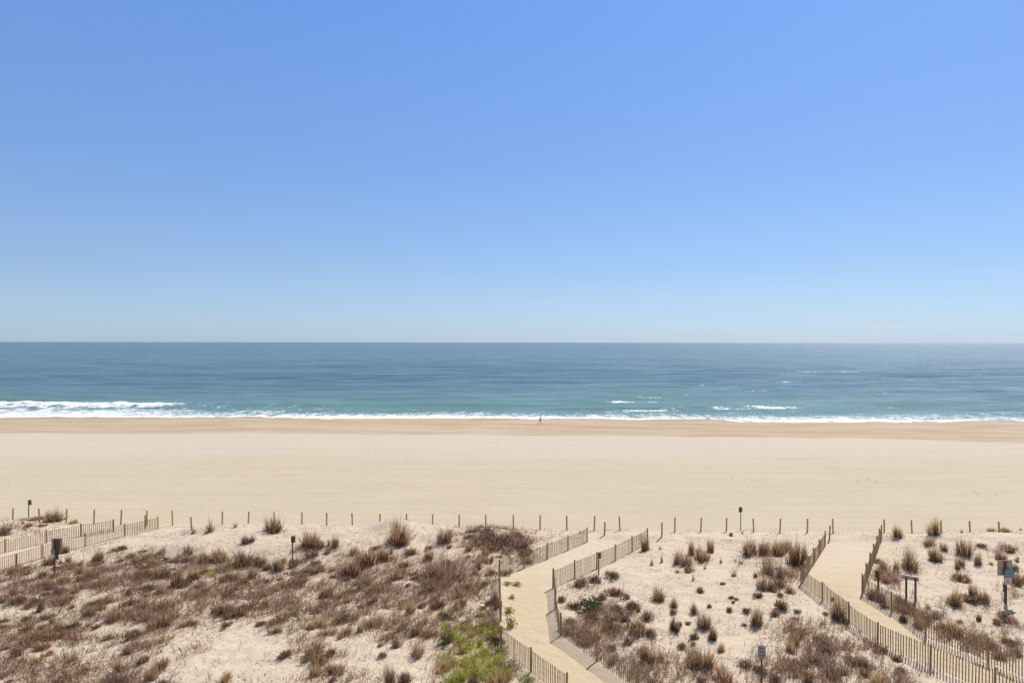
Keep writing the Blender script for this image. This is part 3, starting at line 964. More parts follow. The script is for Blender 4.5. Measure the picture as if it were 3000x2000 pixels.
# prominent plants read off the photograph: kind, foot pixel, height px, width px, label
P = [
    ('gold', 157, 1527, 36, 44, 'golden grass tuft on the crest between the second and third beach posts'),
    ('gold', 215, 1533, 12, 24, 'flat golden grass patch right of the third beach post'),
    ('gold', 100, 1522, 10, 40, 'low golden grass patch at the foot of the second beach post'),
    ('mauve', 15, 1567, 32, 26, 'brown grass tuft at the left edge behind the farther left fence'),
    ('rust', 185, 1620, 28, 22, 'rust grass tuft leaning on the nearer left fence beside the taupe board'),
    ('rust', 288, 1640, 30, 28, None), ('gold', 425, 1643, 25, 40, None), ('rust', 475, 1690, 38, 36, None), ('gold', 260, 1690, 30, 32, None), ('rust', 250, 1700, 20, 44, None),
    ('thin', 205, 1645, 20, 40, None),
    ('rust', 805, 1557, 45, 40, 'dark rust grass tuft standing in front of the eleventh beach-row post'),
    ('rust', 725, 1588, 25, 26, 'small rust grass tuft alone on bare sand below the tenth beach post'),
    ('rust', 908, 1598, 52, 46, 'tall rust grass tuft right of the lone grey-brown sign'),
    ('rust', 980, 1602, 36, 20, 'narrow upright grass tuft right of the tall tuft beside the lone sign'),
    ('mauve', 715, 1652, 44, 40, None), ('rust', 765, 1655, 40, 30, None), ('gold', 640, 1640, 36, 45, None), ('rust', 600, 1647, 30, 34, None), ('rust', 548, 1622, 28, 24, None),
    ('rust', 525, 1716, 46, 38, None), ('thin', 690, 1543, 18, 16, None), ('thin', 617, 1557, 48, 44, 'bare pale branching plant on the crest left of the eighth beach post'),
    ('thin', 565, 1562, 26, 22, None), ('gold', 815, 1668, 36, 36, None), ('rust', 700, 1660, 34, 26, None),
    ('rust', 1162, 1591, 64, 66, 'largest rust grass clump, just below the highest crest of the left dune'),
    ('rust', 1306, 1588, 44, 34, 'compact pointed grass tuft on bare sand right of the crest'),
    ('rust', 1085, 1650, 56, 62, 'large rust grass clump down-slope to the left of the crest clump'), ('rust', 1035, 1682, 56, 56, None), ('rust', 1255, 1640, 34, 26, None),
    ('mauve', 1310, 1690, 66, 76, 'tall mauve grass clump in the brush left of the curved path fence'), ('rust', 1400, 1664, 32, 20, None), ('rust', 1374, 1612, 28, 16, None), ('mauve', 1250, 1684, 36, 36, None),
    ('shrub', 1440, 1590, 40, 90, 'broad mauve shrub on the crest left of the curved path mouth'), ('shrub', 1525, 1595, 36, 70, None), ('shrub', 1480, 1605, 36, 80, None), ('dshrub', 1420, 1560, 14, 40, None),
    ('dshrub', 1540, 1625, 30, 40, None),
    ('rust', 1890, 1612, 46, 22, 'rust grass tuft against the far end of the curved right fence'),
    ('shrub', 1705, 1715, 26, 56, None), ('shrub', 1740, 1705, 26, 40, None), ('dshrub', 1795, 1692, 30, 34, None), ('rshrub', 1800, 1745, 34, 50, None), ('shrub', 1840, 1752, 20, 24, None), ('shrub', 1770, 1755, 22, 30, None),
    ('deep', 1728, 1792, 50, 72, 'round dark green bush right of the curved path corner'), ('dshrub', 1675, 1780, 22, 40, None), ('rshrub', 1645, 1762, 26, 22, None),
    ('shrub', 1800, 1800, 34, 76, None), ('shrub', 1860, 1780, 26, 50, None), ('shrub', 1825, 1818, 22, 44, None), ('rshrub', 1870, 1790, 22, 14, None), ('shrub', 1750, 1830, 28, 60, None), ('shrub', 1790, 1850, 30, 60, None),
    ('shrub', 1900, 1815, 32, 40, None), ('rshrub', 1870, 1850, 44, 60, None), ('shrub', 1900, 1860, 30, 40, None), ('shrub', 1845, 1885, 24, 30, None), ('gold', 1895, 1935, 60, 30, None), ('dshrub', 1875, 1912, 26, 30, None),
    ('rust', 2058, 1640, 46, 42, 'dense rust grass clump between curved path and lone beach sign'), ('rust', 2080, 1618, 44, 16, 'narrow dark tuft at the right side of the dense rust clump'), ('rust', 2025, 1622, 42, 16, None), ('mauve', 1985, 1648, 44, 20, None),
    ('mauve', 2012, 1652, 30, 30, None), ('thin', 1908, 1654, 26, 16, None), ('thin', 1940, 1646, 26, 14, None), ('seedling', 1934, 1610, 12, 12, None),
    ('rust', 2195, 1622, 50, 36, 'tall rust tuft below the small beach-row sign'), ('rust', 2240, 1627, 46, 34, None), ('rust', 2276, 1627, 48, 28, None), ('rust', 2300, 1612, 40, 26, None), ('rust', 2330, 1652, 74, 44, 'tallest rust clump beside the left fence of the right-hand path'),
    ('rust', 2357, 1636, 40, 14, None), ('mauve', 2250, 1682, 52, 30, None), ('mauve', 2280, 1698, 50, 26, None), ('mauve', 2236, 1726, 50, 26, None),
    ('rshrub', 2020, 1674, 28, 26, None), ('thin', 2031, 1698, 22, 12, None), ('thin', 2065, 1666, 16, 14, None), ('thin', 2112, 1648, 22, 16, None), ('thin', 2150, 1686, 24, 24, None), ('dshrub', 2120, 1711, 10, 14, None),
    ('rshrub', 2053, 1735, 22, 26, None), ('rust', 1926, 1758, 40, 34, 'fan-shaped rust tuft on bare sand above the dark shrubs'), ('mauve', 1972, 1776, 32, 18, None), ('mauve', 2036, 1797, 32, 18, None), ('dshrub', 1976, 1796, 16, 20, None),
    ('dshrub', 2076, 1779, 14, 14, None), ('dshrub', 2137, 1791, 22, 16, None), ('dshrub', 2188, 1793, 20, 24, None), ('rust', 2216, 1828, 50, 34, 'pointed rust tuft beside the bare sand bowl'), ('rust', 2066, 1838, 46, 32, None), ('rust', 1975, 1845, 44, 24, None),
    ('dshrub', 1992, 1831, 14, 14, None), ('dshrub', 2015, 1828, 14, 14, None), ('dshrub', 2029, 1872, 26, 28, None), ('rust', 2085, 1871, 42, 24, None), ('gold', 2112, 1907, 28, 20, None), ('gold', 2033, 1953, 50, 42, None),
    ('rust', 2068, 1958, 58, 48, 'broad rust clump left of the foreground notice'), ('rust', 2122, 1996, 56, 46, None), ('shrub', 1996, 1896, 26, 30, None), ('dshrub', 2054, 1998, 24, 26, None), ('shrub', 2032, 1890, 16, 20, None),
    ('rshrub', 2268, 1730, 28, 26, None), ('rshrub', 2312, 1736, 26, 28, None), ('dshrub', 2285, 1745, 14, 16, None), ('rshrub', 2222, 1750, 22, 26, None), ('rshrub', 2292, 1782, 34, 42, None), ('shrub', 2270, 1800, 22, 28, None),
    ('dshrub', 2336, 1794, 16, 18, None), ('dshrub', 2181, 1832, 10, 14, None), ('dshrub', 2158, 1757, 10, 14, None), ('dshrub', 2150, 1765, 10, 10, None), ('dshrub', 2140, 1752, 10, 18, None), ('seedling', 1984, 1677, 14, 18, 'tiny green plant on bare sand below the rust clumps'),
    ('shrub', 2215, 1690, 18, 16, None), ('thin', 2172, 1652, 12, 14, None), ('seedling', 2175, 1562, 10, 8, None), ('dshrub', 2143, 1567, 12, 12, None), ('dshrub', 2420, 1800, 12, 20, None), ('dshrub', 2440, 1758, 16, 12, None),
    ('rust', 2455, 1812, 66, 36, 'dark grass tuft leaning against the left fence of the right-hand path'), ('shrub', 2470, 1826, 20, 34, None),
    ('gold', 2630, 1571, 36, 26, 'golden grass tuft between the first two posts right of the right-hand path'), ('gold', 2738, 1566, 46, 30, 'golden grass tuft touching the third post right of the right-hand path'),
    ('gold', 2664, 1666, 58, 46, 'big golden-brown grass tuft with dark foot above the two-post board'), ('gold', 2740, 1642, 50, 30, None), ('mauve', 2720, 1597, 26, 22, None), ('mauve', 2765, 1612, 26, 14, None),
    ('rust', 2820, 1624, 50, 34, 'spiky rust grass tuft with spread blades on the right dune'), ('gold', 2865, 1652, 40, 18, 'narrow golden tuft left of the tall blue-plated sign'), ('mauve', 2813, 1655, 30, 16, None),
    ('rshrub', 2814, 1700, 32, 52, 'bright rust cushion shrub on bare sand right of the two-post board'), ('rust', 2806, 1665, 20, 14, None), ('mauve', 2600, 1700, 40, 40, None), ('rust', 2625, 1676, 36, 14, None), ('rust', 2588, 1678, 40, 22, None),
    ('rshrub', 2575, 1648, 20, 26, None), ('rust', 2934, 1641, 34, 26, None), ('rshrub', 2972, 1672, 28, 22, None), ('rust', 2972, 1712, 40, 24, None), ('rust', 2990, 1702, 24, 36, None), ('shrub', 2555, 1752, 36, 50, 'dark mauve shrub behind the fence corner of the right-hand path'), ('shrub', 2585, 1762, 36, 40, None),
    ('gold', 2797, 1770, 46, 34, None), ('rshrub', 2840, 1762, 30, 50, None), ('rust', 2848, 1750, 46, 18, None), ('rust', 2884, 1762, 40, 24, None), ('thin', 2720, 1782, 24, 18, None), ('shrub', 2946, 1806, 24, 34, None),
    ('rshrub', 2920, 1826, 20, 30, None), ('dshrub', 2870, 1818, 26, 14, None), ('shrub', 2880, 1600, 14, 30, None), ('shrub', 2950, 1612, 22, 44, None), ('seedling', 2978, 1645, 22, 18, None), ('seedling', 2904, 1655, 14, 20, None),
    ('gold', 2905, 1556, 12, 20, None), ('gold', 2945, 1557, 14, 26, None), ('thin', 2818, 1560, 12, 16, None), ('thin', 2990, 1553, 10, 14, None),
    ('rshrub', 2660, 1792, 26, 60, None), ('gold', 2693, 1838, 36, 26, None), ('shrub', 2650, 1820, 28, 30, None), ('rshrub', 2775, 1850, 34, 50, None), ('rust', 2805, 1862, 40, 34, None), ('shrub', 2840, 1880, 26, 50, None),
    ('green', 2940, 1880, 26, 22, 'small green bush behind the lower right fence'), ('dshrub', 2965, 1890, 26, 44, None), ('shrub', 2985, 1920, 30, 40, None), ('shrub', 2930, 1930, 26, 50, None),
    ('green', 1310, 1935, 26, 50, None), ('green', 1390, 1975, 44, 60, None), ('green', 1350, 1995, 40, 50, None), ('green', 1440, 1990, 44, 60, None), ('green', 1450, 1945, 40, 56, None), ('green', 1395, 1850, 26, 50, None),
    ('green', 1440, 1860, 34, 40, None), ('green', 1370, 1900, 26, 50, None), ('green', 1330, 2005, 40, 60, None), ('green', 1485, 1985, 30, 40, None), ('green', 1415, 1915, 26, 44, None), ('green', 1545, 1998, 26, 40, 'green bush at the foot of the nearest curved-path fence post'),
    ('green', 1480, 1960, 26, 34, None), ('deep', 1448, 1885, 30, 34, 'dark green bush beside the corner post of the curved path'), ('green', 1422, 1783, 20, 16, None), ('deep', 1305, 1885, 30, 40, None), ('dshrub', 1390, 2003, 44, 40, None),
    ('gold', 1300, 1960, 30, 40, None), ('mauve', 1225, 1920, 40, 30, None), ('rshrub', 1160, 1895, 30, 28, None), ('rust', 1140, 2002, 60, 30, None), ('rshrub', 1190, 1996, 34, 50, None), ('rshrub', 1120, 1920, 16, 26, None), ('deep', 1310, 1810, 20, 36, None),
    ('seedling', 1515, 1712, 16, 34, 'uppermost green plant growing on the curved path'), ('seedling', 1498, 1752, 14, 26, 'sparse brownish-green plant on the curved path below the uppermost'), ('seedling', 1494, 1793, 26, 38, 'ring-shaped green plant on the curved path'),
    ('seedling', 1495, 1838, 44, 36, 'largest green plant on the curved path, by the fence corner'), ('seedling', 1487, 1712, 14, 26, None), ('seedling', 1700, 1560, 8, 10, None),
    ('green', 620, 1685, 20, 34, None), ('green', 695, 1697, 24, 30, None), ('green', 545, 1745, 16, 20, None), ('green', 865, 1800, 22, 24, None), ('green', 1045, 1690, 14, 30, None), ('green', 107, 1940, 20, 24, None),
]
POLY = np.array([[0, 0]])
for kind, px, py, hp, wp, lab in P:
    p = at(px, py); s = p.y / FPX
    big = WORD[kind][0] == 'grass tuft'
    put(kind, p, wp * s * (1.22 if big else 1.15), hp * s * (1.25 if big else 1.12), lab)

# density of the low brush, described over the photograph's ground and moved to the dunes
DENSE = [(1300, 1720, 170, 90, .95), (1100, 1750, 190, 66, .95), (720, 1750, 350, 66, .95), (300, 1700, 230, 50, .95), (100, 1735, 150, 48, .95), (450, 1800, 230, 56, .95), (120, 1860, 180, 60, .85), (250, 1965, 260, 62, .98),
         (60, 1965, 150, 60, .95), (420, 1880, 140, 46, .8), (900, 1800, 200, 66, .85), (930, 1905, 120, 40, .75), (1000, 1985, 100, 40, .7), (1200, 1850, 160, 55, .8), (1380, 1850, 110, 90, .95), (1400, 1960, 150, 60, 1.0), (1100, 1670, 150, 56, .75),
         (620, 1660, 160, 40, .75), (440, 1655, 150, 44, .7), (1440, 1585, 130, 36, .85), (1530, 1640, 80, 40, .6), (60, 1690, 100, 25, .7), (560, 1900, 120, 40, .6), (940, 1640, 120, 40, .6), (700, 1990, 200, 20, .4), (330, 1620, 60, 16, .5),
         (1720, 1710, 80, 25, .45), (1780, 1790, 110, 40, .6), (1800, 1860, 110, 50, .8), (1720, 1880, 90, 55, .95), (1860, 1960, 200, 62, 1.0), (1700, 1830, 60, 30, .6), (1980, 1990, 120, 50, .8),
         (2330, 1855, 150, 42, .8), (2440, 1900, 210, 48, .9), (2370, 1960, 200, 60, .95), (2560, 1985, 140, 42, .75), (2300, 1690, 70, 40, .5), (2240, 1640, 90, 30, .35),
         (2600, 1780, 70, 45, .7), (2720, 1825, 90, 36, .75), (2850, 1885, 130, 45, .85), (2840, 1775, 90, 26, .55), (2960, 1830, 60, 30, .4), (2610, 1690, 60, 36, .6), (2940, 1610, 90, 18, .35), (60, 1545, 90, 22, .45), (2960, 1740, 50, 30, .4)]
BARE = [(700, 1885, 190, 45, .75), (650, 1960, 200, 40, .8), (1170, 1935, 120, 50, .6), (320, 1840, 70, 24, .5), (50, 1745, 60, 14, .5), (150, 1920, 90, 16, .5), (1130, 1870, 70, 22, .5), (480, 1600, 90, 40, .4), (2180, 1860, 90, 40, .8), (560, 1820, 80, 20, .4)]


def density(px, py):
    d = np.zeros(px.shape)
    for cx, cy, rx, ry, v in DENSE:
        d = np.maximum(d, v * np.exp(-(((px - cx) / rx) ** 2 + ((py - cy) / ry) ** 2) ** 1.3 * .8))
    for cx, cy, rx, ry, v in BARE:   # open sand
        d *= 1 - v * np.exp(-((px - cx) / rx) ** 2 - ((py - cy) / ry) ** 2)
    return d


def scatter(n, y0=24, y1=57.5, half=.86):
    y = np.sqrt(RNG.uniform(y0 ** 2, y1 ** 2, n)); x = RNG.uniform(-1, 1, n) * half * y
    z = gzv(x, y)
    px, py = project(x, y, z)
    return x, y, z, px, py


# filler plants, each an object of its own
x, y, z, px, py = scatter(9000)
dn = density(px, py)
cl = fbm((x + y) / 3.4, (y - x) / 1.3, 3, 12.5)
keep = (dn * (.8 + 1.2 * cl) > np.where(px < 1480, .24, .36)) & ~in_path(x, y) & (px > -40) & (px < 3040) & (py < 2060)
used = [(o.location.x, o.location.y) for o, *_ in PLANTS]
nfill = 0
LIMIT = {'grass_tuft': 150, 'dry_shrub': 170}
cnt = {'grass_tuft': 0, 'dry_shrub': 0}
for i in np.nonzero(keep)[0]:
    if any((ux - x[i]) ** 2 + (uy - y[i]) ** 2 < .30 for ux, uy in used):
        continue
    green = 1270 < px[i] < 1560 and py[i] > 1830
    right = px[i] > 1560
    r = random.random()
    if green: kind = 'green' if r < .62 else ('rshrub' if r < .8 else 'gold')
    elif right: kind = 'mauve' if r < .3 else ('shrub' if r < .65 else ('rshrub' if r < .8 else 'gold'))
    else: kind = 'rshrub' if r < .22 else ('shrub' if r < .36 else ('rust' if r < .62 else ('gold' if r < .76 else ('mauve' if r < .86 else ('thin' if r < .94 else 'dshrub')))))
    nm = WORD[kind][2]
    if nm in cnt:
        if cnt[nm] >= LIMIT[nm]: continue
        cnt[nm] += 1
    w = random.uniform(.45, .95) if px[i] < 1480 else random.uniform(.5, 1.1); h = w * random.uniform(.38, .6) if 'shrub' in kind else random.uniform(.4, .8)
    if kind == 'green': w *= .95; h = random.uniform(.35, .6)
    o = put(kind, Vector((x[i], y[i], z[i])), w, h)
    if px[i] < 1480 and kind != 'green':          # wind-combed: drawn out along one direction, low
        o.rotation_euler.z = math.radians(45) + random.gauss(0, .3)
        o.scale = (o.scale.x * random.uniform(1.0, 1.35), o.scale.y * random.uniform(.7, .95), o.scale.z * random.uniform(.8, 1.3))
    used.append((x[i], y[i])); nfill += 1
    if nfill > 330: break


# labels for plants that were not labelled one by one: look, then nearest landmark, then order
MARKS = [(84, 1490, 'the leftmost small sign'), (160, 1640, 'the large taupe board'), (857, 1610, 'the lone grey-brown sign'), (2170, 1530, 'the small beach-row sign'), (1754, 1660, 'the small path-side sign'),
         (2231, 1950, 'the foreground lettered notice'), (2668, 1730, 'the two-post board'), (2945, 1720, 'the blue-plated sign'), (1725, 1770, 'the round dark green bush'), (1468, 1880, 'the curved path corner post'),
         (1162, 1560, 'the largest crest clump'), (2330, 1630, 'the tallest rust clump'), (2347, 1690, 'the right path corner'), (2900, 1900, 'the lower right fence posts'), (1413, 1777, 'the white litter box'),
         (590, 1705, 'the pale driftwood stick'), (1640, 1830, 'the curved right fence'), (300, 1580, 'the left-edge fences'), (2060, 1630, 'the dense rust clump'), (2216, 1810, 'the bare sand bowl'), (1500, 1590, 'the curved path mouth'),
         (1960, 1976, 'the white scrap of litter'), (2664, 1650, 'the big golden tuft'), (2820, 1610, 'the spiky right-dune tuft'), (47, 1650, 'the short dark bare post')]
buckets = {}
for o, kind, lab, grp in PLANTS:
    if lab: continue
    a, b = project(np.array([o.location.x]), np.array([o.location.y]), np.array([o.location.z]))
    a, b = float(a[0]), float(b[0])
    mx, my, mname = min(MARKS, key=lambda m: (m[0] - a) ** 2 + ((m[1] - b) * 1.6) ** 2)
    dx, dy = a - mx, b - my
    far = math.hypot(dx, dy * 1.6) > 150
    side = ('left of' if dx < 0 else 'right of') if abs(dx) > abs(dy) * 1.3 else ('beyond' if dy < 0 else 'in front of')
    base = '%s %s%s %s' % (WORD[kind][1], 'well ' if far and side in ('left of', 'right of') else ('far ' if far else ''), side, mname)
    buckets.setdefault(base, []).append((a, b, o, kind))
for base, lst in buckets.items():
    lst.sort(key=lambda t: t[0])
    n = len(lst)
    for i, (a, b, o, kind) in enumerate(lst):
        if n == 1: o['label'] = base
        elif n == 2: o['label'] = base + (', the left one' if i == 0 else ', the right one')
        elif n <= 9: o['label'] = base + (', leftmost' if i == 0 else (', rightmost' if i == n - 1 else ', %s from left' % ORD[i + 1]))
        else: o['label'] = base
        if n > 9: o['group'] = base
GROUPS = {'grass_tuft': 'dry grass tufts on the dunes', 'dry_shrub': 'dry shrubs on the dunes', 'leafy_bush': 'leafy bushes on the dunes', 'green_plant': 'small green plants in the sand'}
for o, kind, lab, grp in PLANTS:
    if 'group' not in o: o['group'] = GROUPS[WORD[kind][2]]

# uncountable low brush: short twigs and matted blades, in one mesh
def brush():
    parts = []
    x, y, z, px, py = scatter(720000)
    dn = density(px, py)
    cl = fbm((x + y) / 2.6, (y - x) / 1.1, 3, 12.5); c2 = fbm((x + y) / .75, (y - x) / .34, 2, 3.5)
    clump = sstep(-.10, .20, .75 * cl + .75 * c2 + .42 * (dn - .62))
    pr = np.clip(dn * 1.35 * clump + .08 * dn, 0, 1)
    k = (RNG.uniform(0, 1, len(x)) < pr) & ~in_path(x, y)
    fd = np.full(len(x), 9.0)
    for FF in (F_P1R, F_P1L, F_P2L, F_P2R): fd = np.minimum(fd, seg_dist(x, y, FF, False))
    k &= fd > .16
    x, y, z, px, py, dn, clump = x[k], y[k], z[k], px[k], py[k], dn[k], clump[k]
    n = len(x)
    g = (.98 * np.exp(-((px - 1410) / 120) ** 2 - ((py - 1950) / 105) ** 2) > RNG.uniform(.1, 1.0, n))
    lf = px < 1470
    col = np.where(lf[:, None], pick([RUST, MAUVE, DARK, STRAW, GREY], [.37, .27, .21, .09, .06], n, RNG), pick([MAUVE, GREY, DARK, RUST, STRAW], [.42, .18, .18, .14, .08], n, RNG))
    col = np.where(g[:, None], pick([GREENY, OLIVE, STRAW], [.6, .25, .15], n, RNG), col)
    h = RNG.uniform(.05, .44, n) * (.30 + 1.0 * clump)
    lean = RNG.normal(0, .17, (n, 2)) + RNG.normal(0, .20, (n, 1)) * np.array([[.7, .7]])
    base = np.stack([x, y, z - .015], 1)
    me = plant_mesh('dry_brush', [blades(base, h, lean, RNG.uniform(.012, .028, n), col)], M_PLANT)
    tag(link('dry_brush', me), 'matted brown twigs and short dry grass covering the dunes', 'brush', None, 'stuff')
    # litter: flat dark bits on the sand
    x, y, z, px, py = scatter(150000)
    k = (fbm(x / 2.5, y / 2, 2, 31) + density(px, py) * .9 > RNG.uniform(-.2, .75, len(x))) & ~in_path(x, y)
    x, y, z = x[k], y[k], z[k]; n = len(x)
    me = plant_mesh('dune_litter', [blades(np.stack([x, y, z + .002], 1), RNG.uniform(.008, .06, n), RNG.normal(0, .07, (n, 2)), RNG.uniform(.015, .045, n), pick([DARK, MAUVE, GREY], [.5, .3, .2], n, RNG), 1.0)], M_PLANT)
    tag(link('dune_litter', me), 'scattered dead leaf bits and twig ends on the dune sand', 'plant litter', None, 'stuff')


brush()


def wrack():
    n = 260
    x = RNG.uniform(-85, 85, n); cx = RNG.uniform(-70, 80, 26); w = RNG.integers(0, 26, n)
    yy = np.where(np.arange(26) % 3 == 0, RNG.uniform(66, 100, 26), np.interp(cx, BX, BY) - RNG.uniform(-1, 14, 26))
    x = cx[w] + RNG.normal(0, 1.6, n); y = yy[w] + RNG.normal(0, .9, n)
    z = gzv(x, y)
    me = plant_mesh('beach_litter', [blades(np.stack([x, y, z + .004], 1), RNG.uniform(.01, .09, n), RNG.normal(0, .13, (n, 2)), RNG.uniform(.03, .12, n), pick([DARK, GREY], [.6, .4], n, RNG), 1.0)], M_PLANT)
    tag(link('beach_litter', me), 'small dark bits of dried seaweed strewn on the open beach', 'beach litter', None, 'stuff')


wrack()

# ------------------------------------------------------------------ litter and driftwood
p = at(1413, 1782); s = p.y / FPX
mb = MB(); mb.box((0, 0, .10), (13 * s, .22, .2), .3, .15); mb.box((.02, .0, .21), (11 * s, .2, .02), .3, .2)
tag(mb.build('litter_box', M_WHITE, None, p), 'small white box of litter in the brush left of the curved path', 'litter')
p = at(1960, 1980); mb = MB(); mb.prism([(-.16, -.05), (.0, -.01), (.16, .05), (.13, .08), (.02, .05), (-.14, -.01)], .05, (0, 0, .08), .1)
tag(mb.build('litter_scrap', M_WHITE, None, p), 'white torn scrap lying in the foreground brush left of the notice', 'litter')
a, b = at(580, 1719), at(612, 1692); o = a
mb = MB(); mb.tube([Vector((0, 0, .06)), (b - a) * .5 + Vector((.05, 0, .12)), (b - a) + Vector((0, 0, .16))], [.035, .03, .015], 6)
mb.tube([(b - a) * .5 + Vector((.05, 0, .12)), (b - a) * .7 + Vector((.25, .1, .25))], [.018, .008], 5)
tag(mb.build('driftwood_stick', M_DRIFT, None, a), 'pale driftwood stick lying in the brush on the left dune', 'driftwood')

# ------------------------------------------------------------------ person
def skin_obj(name, verts, edges, rads, mat, parent=None, loc=None, sub=2):
    me = bpy.data.meshes.new(name); me.from_pydata(verts, edges, []); me.materials.append(mat)
    o = link(name, me, parent, loc)
    md = o.modifiers.new('skin', 'SKIN'); md.use_smooth_shade = True
    sv = me.skin_vertices[0].data if me.skin_vertices else None
    if sv is None:
        bpy.context.view_layer.objects.active = o
        me.update(); sv = me.skin_vertices[0].data
    for i, r in enumerate(rads):
        sv[i].radius = (r, r) if not isinstance(r, tuple) else r
        sv[i].use_root = (i == 0)
    if sub:
        s = o.modifiers.new('sub', 'SUBSURF'); s.levels = sub; s.render_levels = sub
    return o


def person():
    p = at(1583, 1242)
    root = empty('person', p)
    tag(root, 'dark-haired person in dark shorts striding along the wet sand by the surf', 'person')
    # facing left (-x); front leg ahead on the left, back leg trailing to the right
    J = dict(pelvis=(0, 0, .93), waist=(-.01, 0, 1.08), chest=(-.03, 0, 1.30), neck=(-.045, 0, 1.47), headb=(-.06, 0, 1.56), head=(-.07, 0, 1.66), crown=(-.065, 0, 1.735),
             hipL=(-.01, -.09, .88), kneeL=(-.22, -.09, .50), ankL=(-.36, -.09, .09), toeL=(-.54, -.09, .045),
             hipR=(.01, .09, .88), kneeR=(.10, .09, .48), ankR=(.40, .09, .18), toeR=(.40, .09, .04),
             shL=(-.03, -.18, 1.40), elL=(.17, -.23, 1.18), wrL=(.08, -.22, .96), shR=(-.03, .18, 1.40), elR=(-.12, .24, 1.14), wrR=(-.32, .20, 1.06))
    R = dict(pelvis=(.13, .10), waist=(.115, .09), chest=(.135, .10), neck=.05, headb=.062, head=.088, crown=.06, hipL=.085, kneeL=.056, ankL=.038, toeL=.03, hipR=.085, kneeR=.056, ankR=.038, toeR=.03,
             shL=.055, elL=.04, wrL=.028, shR=.055, elR=.04, wrR=.028)
    names = list(J); ix = {n: i for i, n in enumerate(names)}
    E = [('pelvis', 'waist'), ('waist', 'chest'), ('chest', 'neck'), ('neck', 'headb'), ('headb', 'head'), ('head', 'crown'), ('pelvis', 'hipL'), ('hipL', 'kneeL'), ('kneeL', 'ankL'), ('ankL', 'toeL'),
         ('pelvis', 'hipR'), ('hipR', 'kneeR'), ('kneeR', 'ankR'), ('ankR', 'toeR'), ('chest', 'shL'), ('shL', 'elL'), ('elL', 'wrL'), ('chest', 'shR'), ('shR', 'elR'), ('elR', 'wrR')]
    V = [J[n] for n in names]; ED = [(ix[a], ix[b]) for a, b in E]; RD = [R[n] for n in names]
    for wr, el in (('wrL', 'elL'), ('wrR', 'elR')):
        d = (Vector(J[wr]) - Vector(J[el])).normalized(); side = Vector((0, 1, 0)); w = Vector(J[wr])
        palm = len(V); V.append(tuple(w + d * .07)); ED.append((ix[wr], palm)); RD.append((.036, .02))
        for k, (off, ln) in enumerate(((-.03, .065), (-.01, .08), (.01, .075), (.03, .058))):
            i = len(V); V.append(tuple(w + d * .10 + side * off)); V.append(tuple(w + d * (.10 + ln) + side * off + Vector((-.012, 0, -.012))))
            ED += [(palm, i), (i, i + 1)]; RD += [.009, .007]
        i = len(V); V.append(tuple(w + d * .06 + Vector((-.03, -.025, 0)))); V.append(tuple(w + d * .10 + Vector((-.05, -.03, 0)))); ED += [(palm, i), (i, i + 1)]; RD += [.011, .008]
    body = skin_obj('body', V, ED, RD, M_SKIN, root)
    # hair, shirt, shorts over the body
    skin_obj('hair', [(-.045, 0, 1.67), (-.04, 0, 1.75), (0, 0, 1.62)], [(0, 1), (0, 2)], [.103, .075, .07], M_HAIR, root)
    sv = ['waist', 'chest', 'neck', 'shL', 'shR', 'elL', 'elR']
    J2 = dict(J); J2['waist'] = (-.01, 0, 1.0); J2['neck'] = (-.04, 0, 1.43)
    J2['elL'] = tuple(Vector(J['shL']).lerp(Vector(J['elL']), .6)); J2['elR'] = tuple(Vector(J['shR']).lerp(Vector(J['elR']), .6))
    skin_obj('shirt', [J2[n] for n in sv], [(0, 1), (1, 2), (1, 3), (1, 4), (3, 5), (4, 6)], [(.145, .115), (.15, .115), .07, .07, .07, .058, .058], M_SHIRT, root)
    kl = tuple(Vector(J['hipL']).lerp(Vector(J['kneeL']), .62)); kr = tuple(Vector(J['hipR']).lerp(Vector(J['kneeR']), .62))
    skin_obj('shorts', [(0, 0, .95), (0, 0, 1.03), J['hipL'], kl, J['hipR'], kr], [(0, 1), (0, 2), (2, 3), (0, 4), (4, 5)], [(.15, .12), (.14, .11), .105, .092, .105, .092], M_SHORTS, root)
    # face: nose, eyes, ears and mouth on the head
    mb = MB(); mb.tube([(-.15, 0, 1.675), (-.178, 0, 1.64), (-.155, 0, 1.632)], [.009, .015, .012], 6); mb.build('nose', M_SKIN, body)
    for sy in (-1, 1):
        mb = MB(); mb.tube([(-.148, sy * .032, 1.68), (-.155, sy * .032, 1.68)], [.011, .009], 6); mb.build('eye', M_INK, body)
        mb = MB(); mb.tube([(-.07, sy * .088, 1.64), (-.06, sy * .098, 1.67), (-.065, sy * .092, 1.69)], [.012, .018, .012], 6); mb.build('ear', M_SKIN, body)
    mb = MB(); mb.box((-.152, 0, 1.60), (.008, .045, .01)); mb.build('mouth', M_INK, body)


person()

# ------------------------------------------------------------------ light
SUN_EL, SUN_AZ = math.radians(50), math.radians(34)      # azimuth measured from straight ahead (+Y) to the right
sd = Vector((math.sin(SUN_AZ) * math.cos(SUN_EL), math.cos(SUN_AZ) * math.cos(SUN_EL), math.sin(SUN_EL)))
sl = bpy.data.lights.new('sun', 'SUN'); sl.energy = 4.6; sl.angle = math.radians(.53); sl.color = (1.0, .95, .87)
so = bpy.data.objects.new('sun', sl); COL.objects.link(so); so.rotation_euler = sd.to_track_quat('Z', 'Y').to_euler(); so.location = (60, 90, 140)

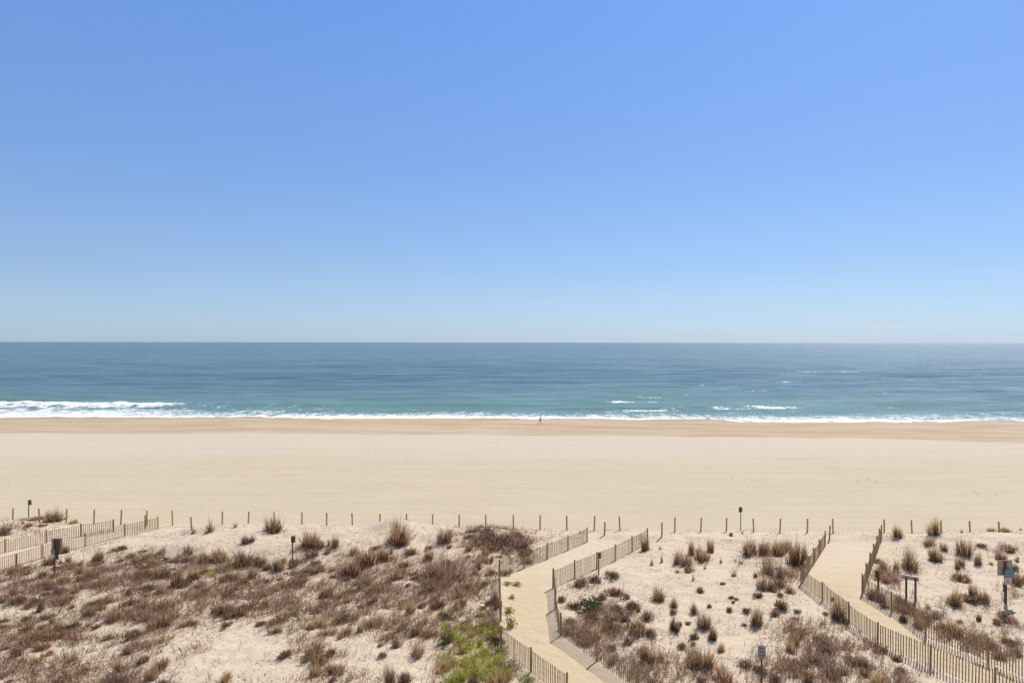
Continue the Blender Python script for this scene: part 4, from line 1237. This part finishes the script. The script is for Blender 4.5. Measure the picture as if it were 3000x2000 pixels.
w = bpy.data.worlds.new('World'); scene.world = w; w.use_nodes = True
nt = w.node_tree
sky = nt.nodes.new('ShaderNodeTexSky'); sky.sky_type = 'NISHITA'; sky.sun_disc = False
sky.sun_elevation = SUN_EL; sky.sun_rotation = SUN_AZ
sky.altitude = 10; sky.air_density = 1.0; sky.dust_density = .6; sky.ozone_density = 2.0
bg = nt.nodes['Background']; bg.inputs['Strength'].default_value = .1
tc = nt.nodes.new('ShaderNodeTexCoord')
sep = nt.nodes.new('ShaderNodeSeparateXYZ'); nt.links.new(tc.outputs['Generated'], sep.inputs[0])
# sea air: the clear-sky model, tinted, mixed with a soft layer of scattered light that pales towards the horizon and, for neutral fill, overhead
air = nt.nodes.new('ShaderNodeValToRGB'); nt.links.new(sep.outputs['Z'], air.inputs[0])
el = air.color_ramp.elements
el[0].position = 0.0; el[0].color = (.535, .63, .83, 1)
el[1].position = 1.0; el[1].color = (.52, .54, .56, 1)  # zenith above the view made paler and greyer, to take blue out of shadows
for p_, c_ in ((.0995, (.375, .490, .675)), (.244, (.249, .405, .735)), (.437, (.191, .372, .845)), (.62, (.36, .45, .66))):  # highest stop here starts the added overhead paling
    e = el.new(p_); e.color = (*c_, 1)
tint = mixc(nt, 1.0, sky.outputs[0], (.56, .78, 1.15), 'MULTIPLY')
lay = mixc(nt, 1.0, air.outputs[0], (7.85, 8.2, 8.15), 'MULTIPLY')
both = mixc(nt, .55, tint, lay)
# thin streaks of cloud low over the sea
cn = noise(nt, 1.0, 5, (7, 7, 130), .6, tc.outputs['Generated'])
low = math_(nt, 'MULTIPLY', ramp(nt, sep.outputs['Z'], .11, .02), ramp(nt, sep.outputs['X'], -.25, .35))
cf = math_(nt, 'MULTIPLY', math_(nt, 'MULTIPLY', ramp(nt, cn, .52, .78), low), .30, True)
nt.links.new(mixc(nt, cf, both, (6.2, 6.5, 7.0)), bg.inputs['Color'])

vs_ = scene.view_settings
vs_.view_transform = 'Standard'; vs_.look = 'None'; vs_.gamma = 1.0; vs_.use_curve_mapping = False
vs_.exposure = 0.3
scene.cycles.max_bounces = 6
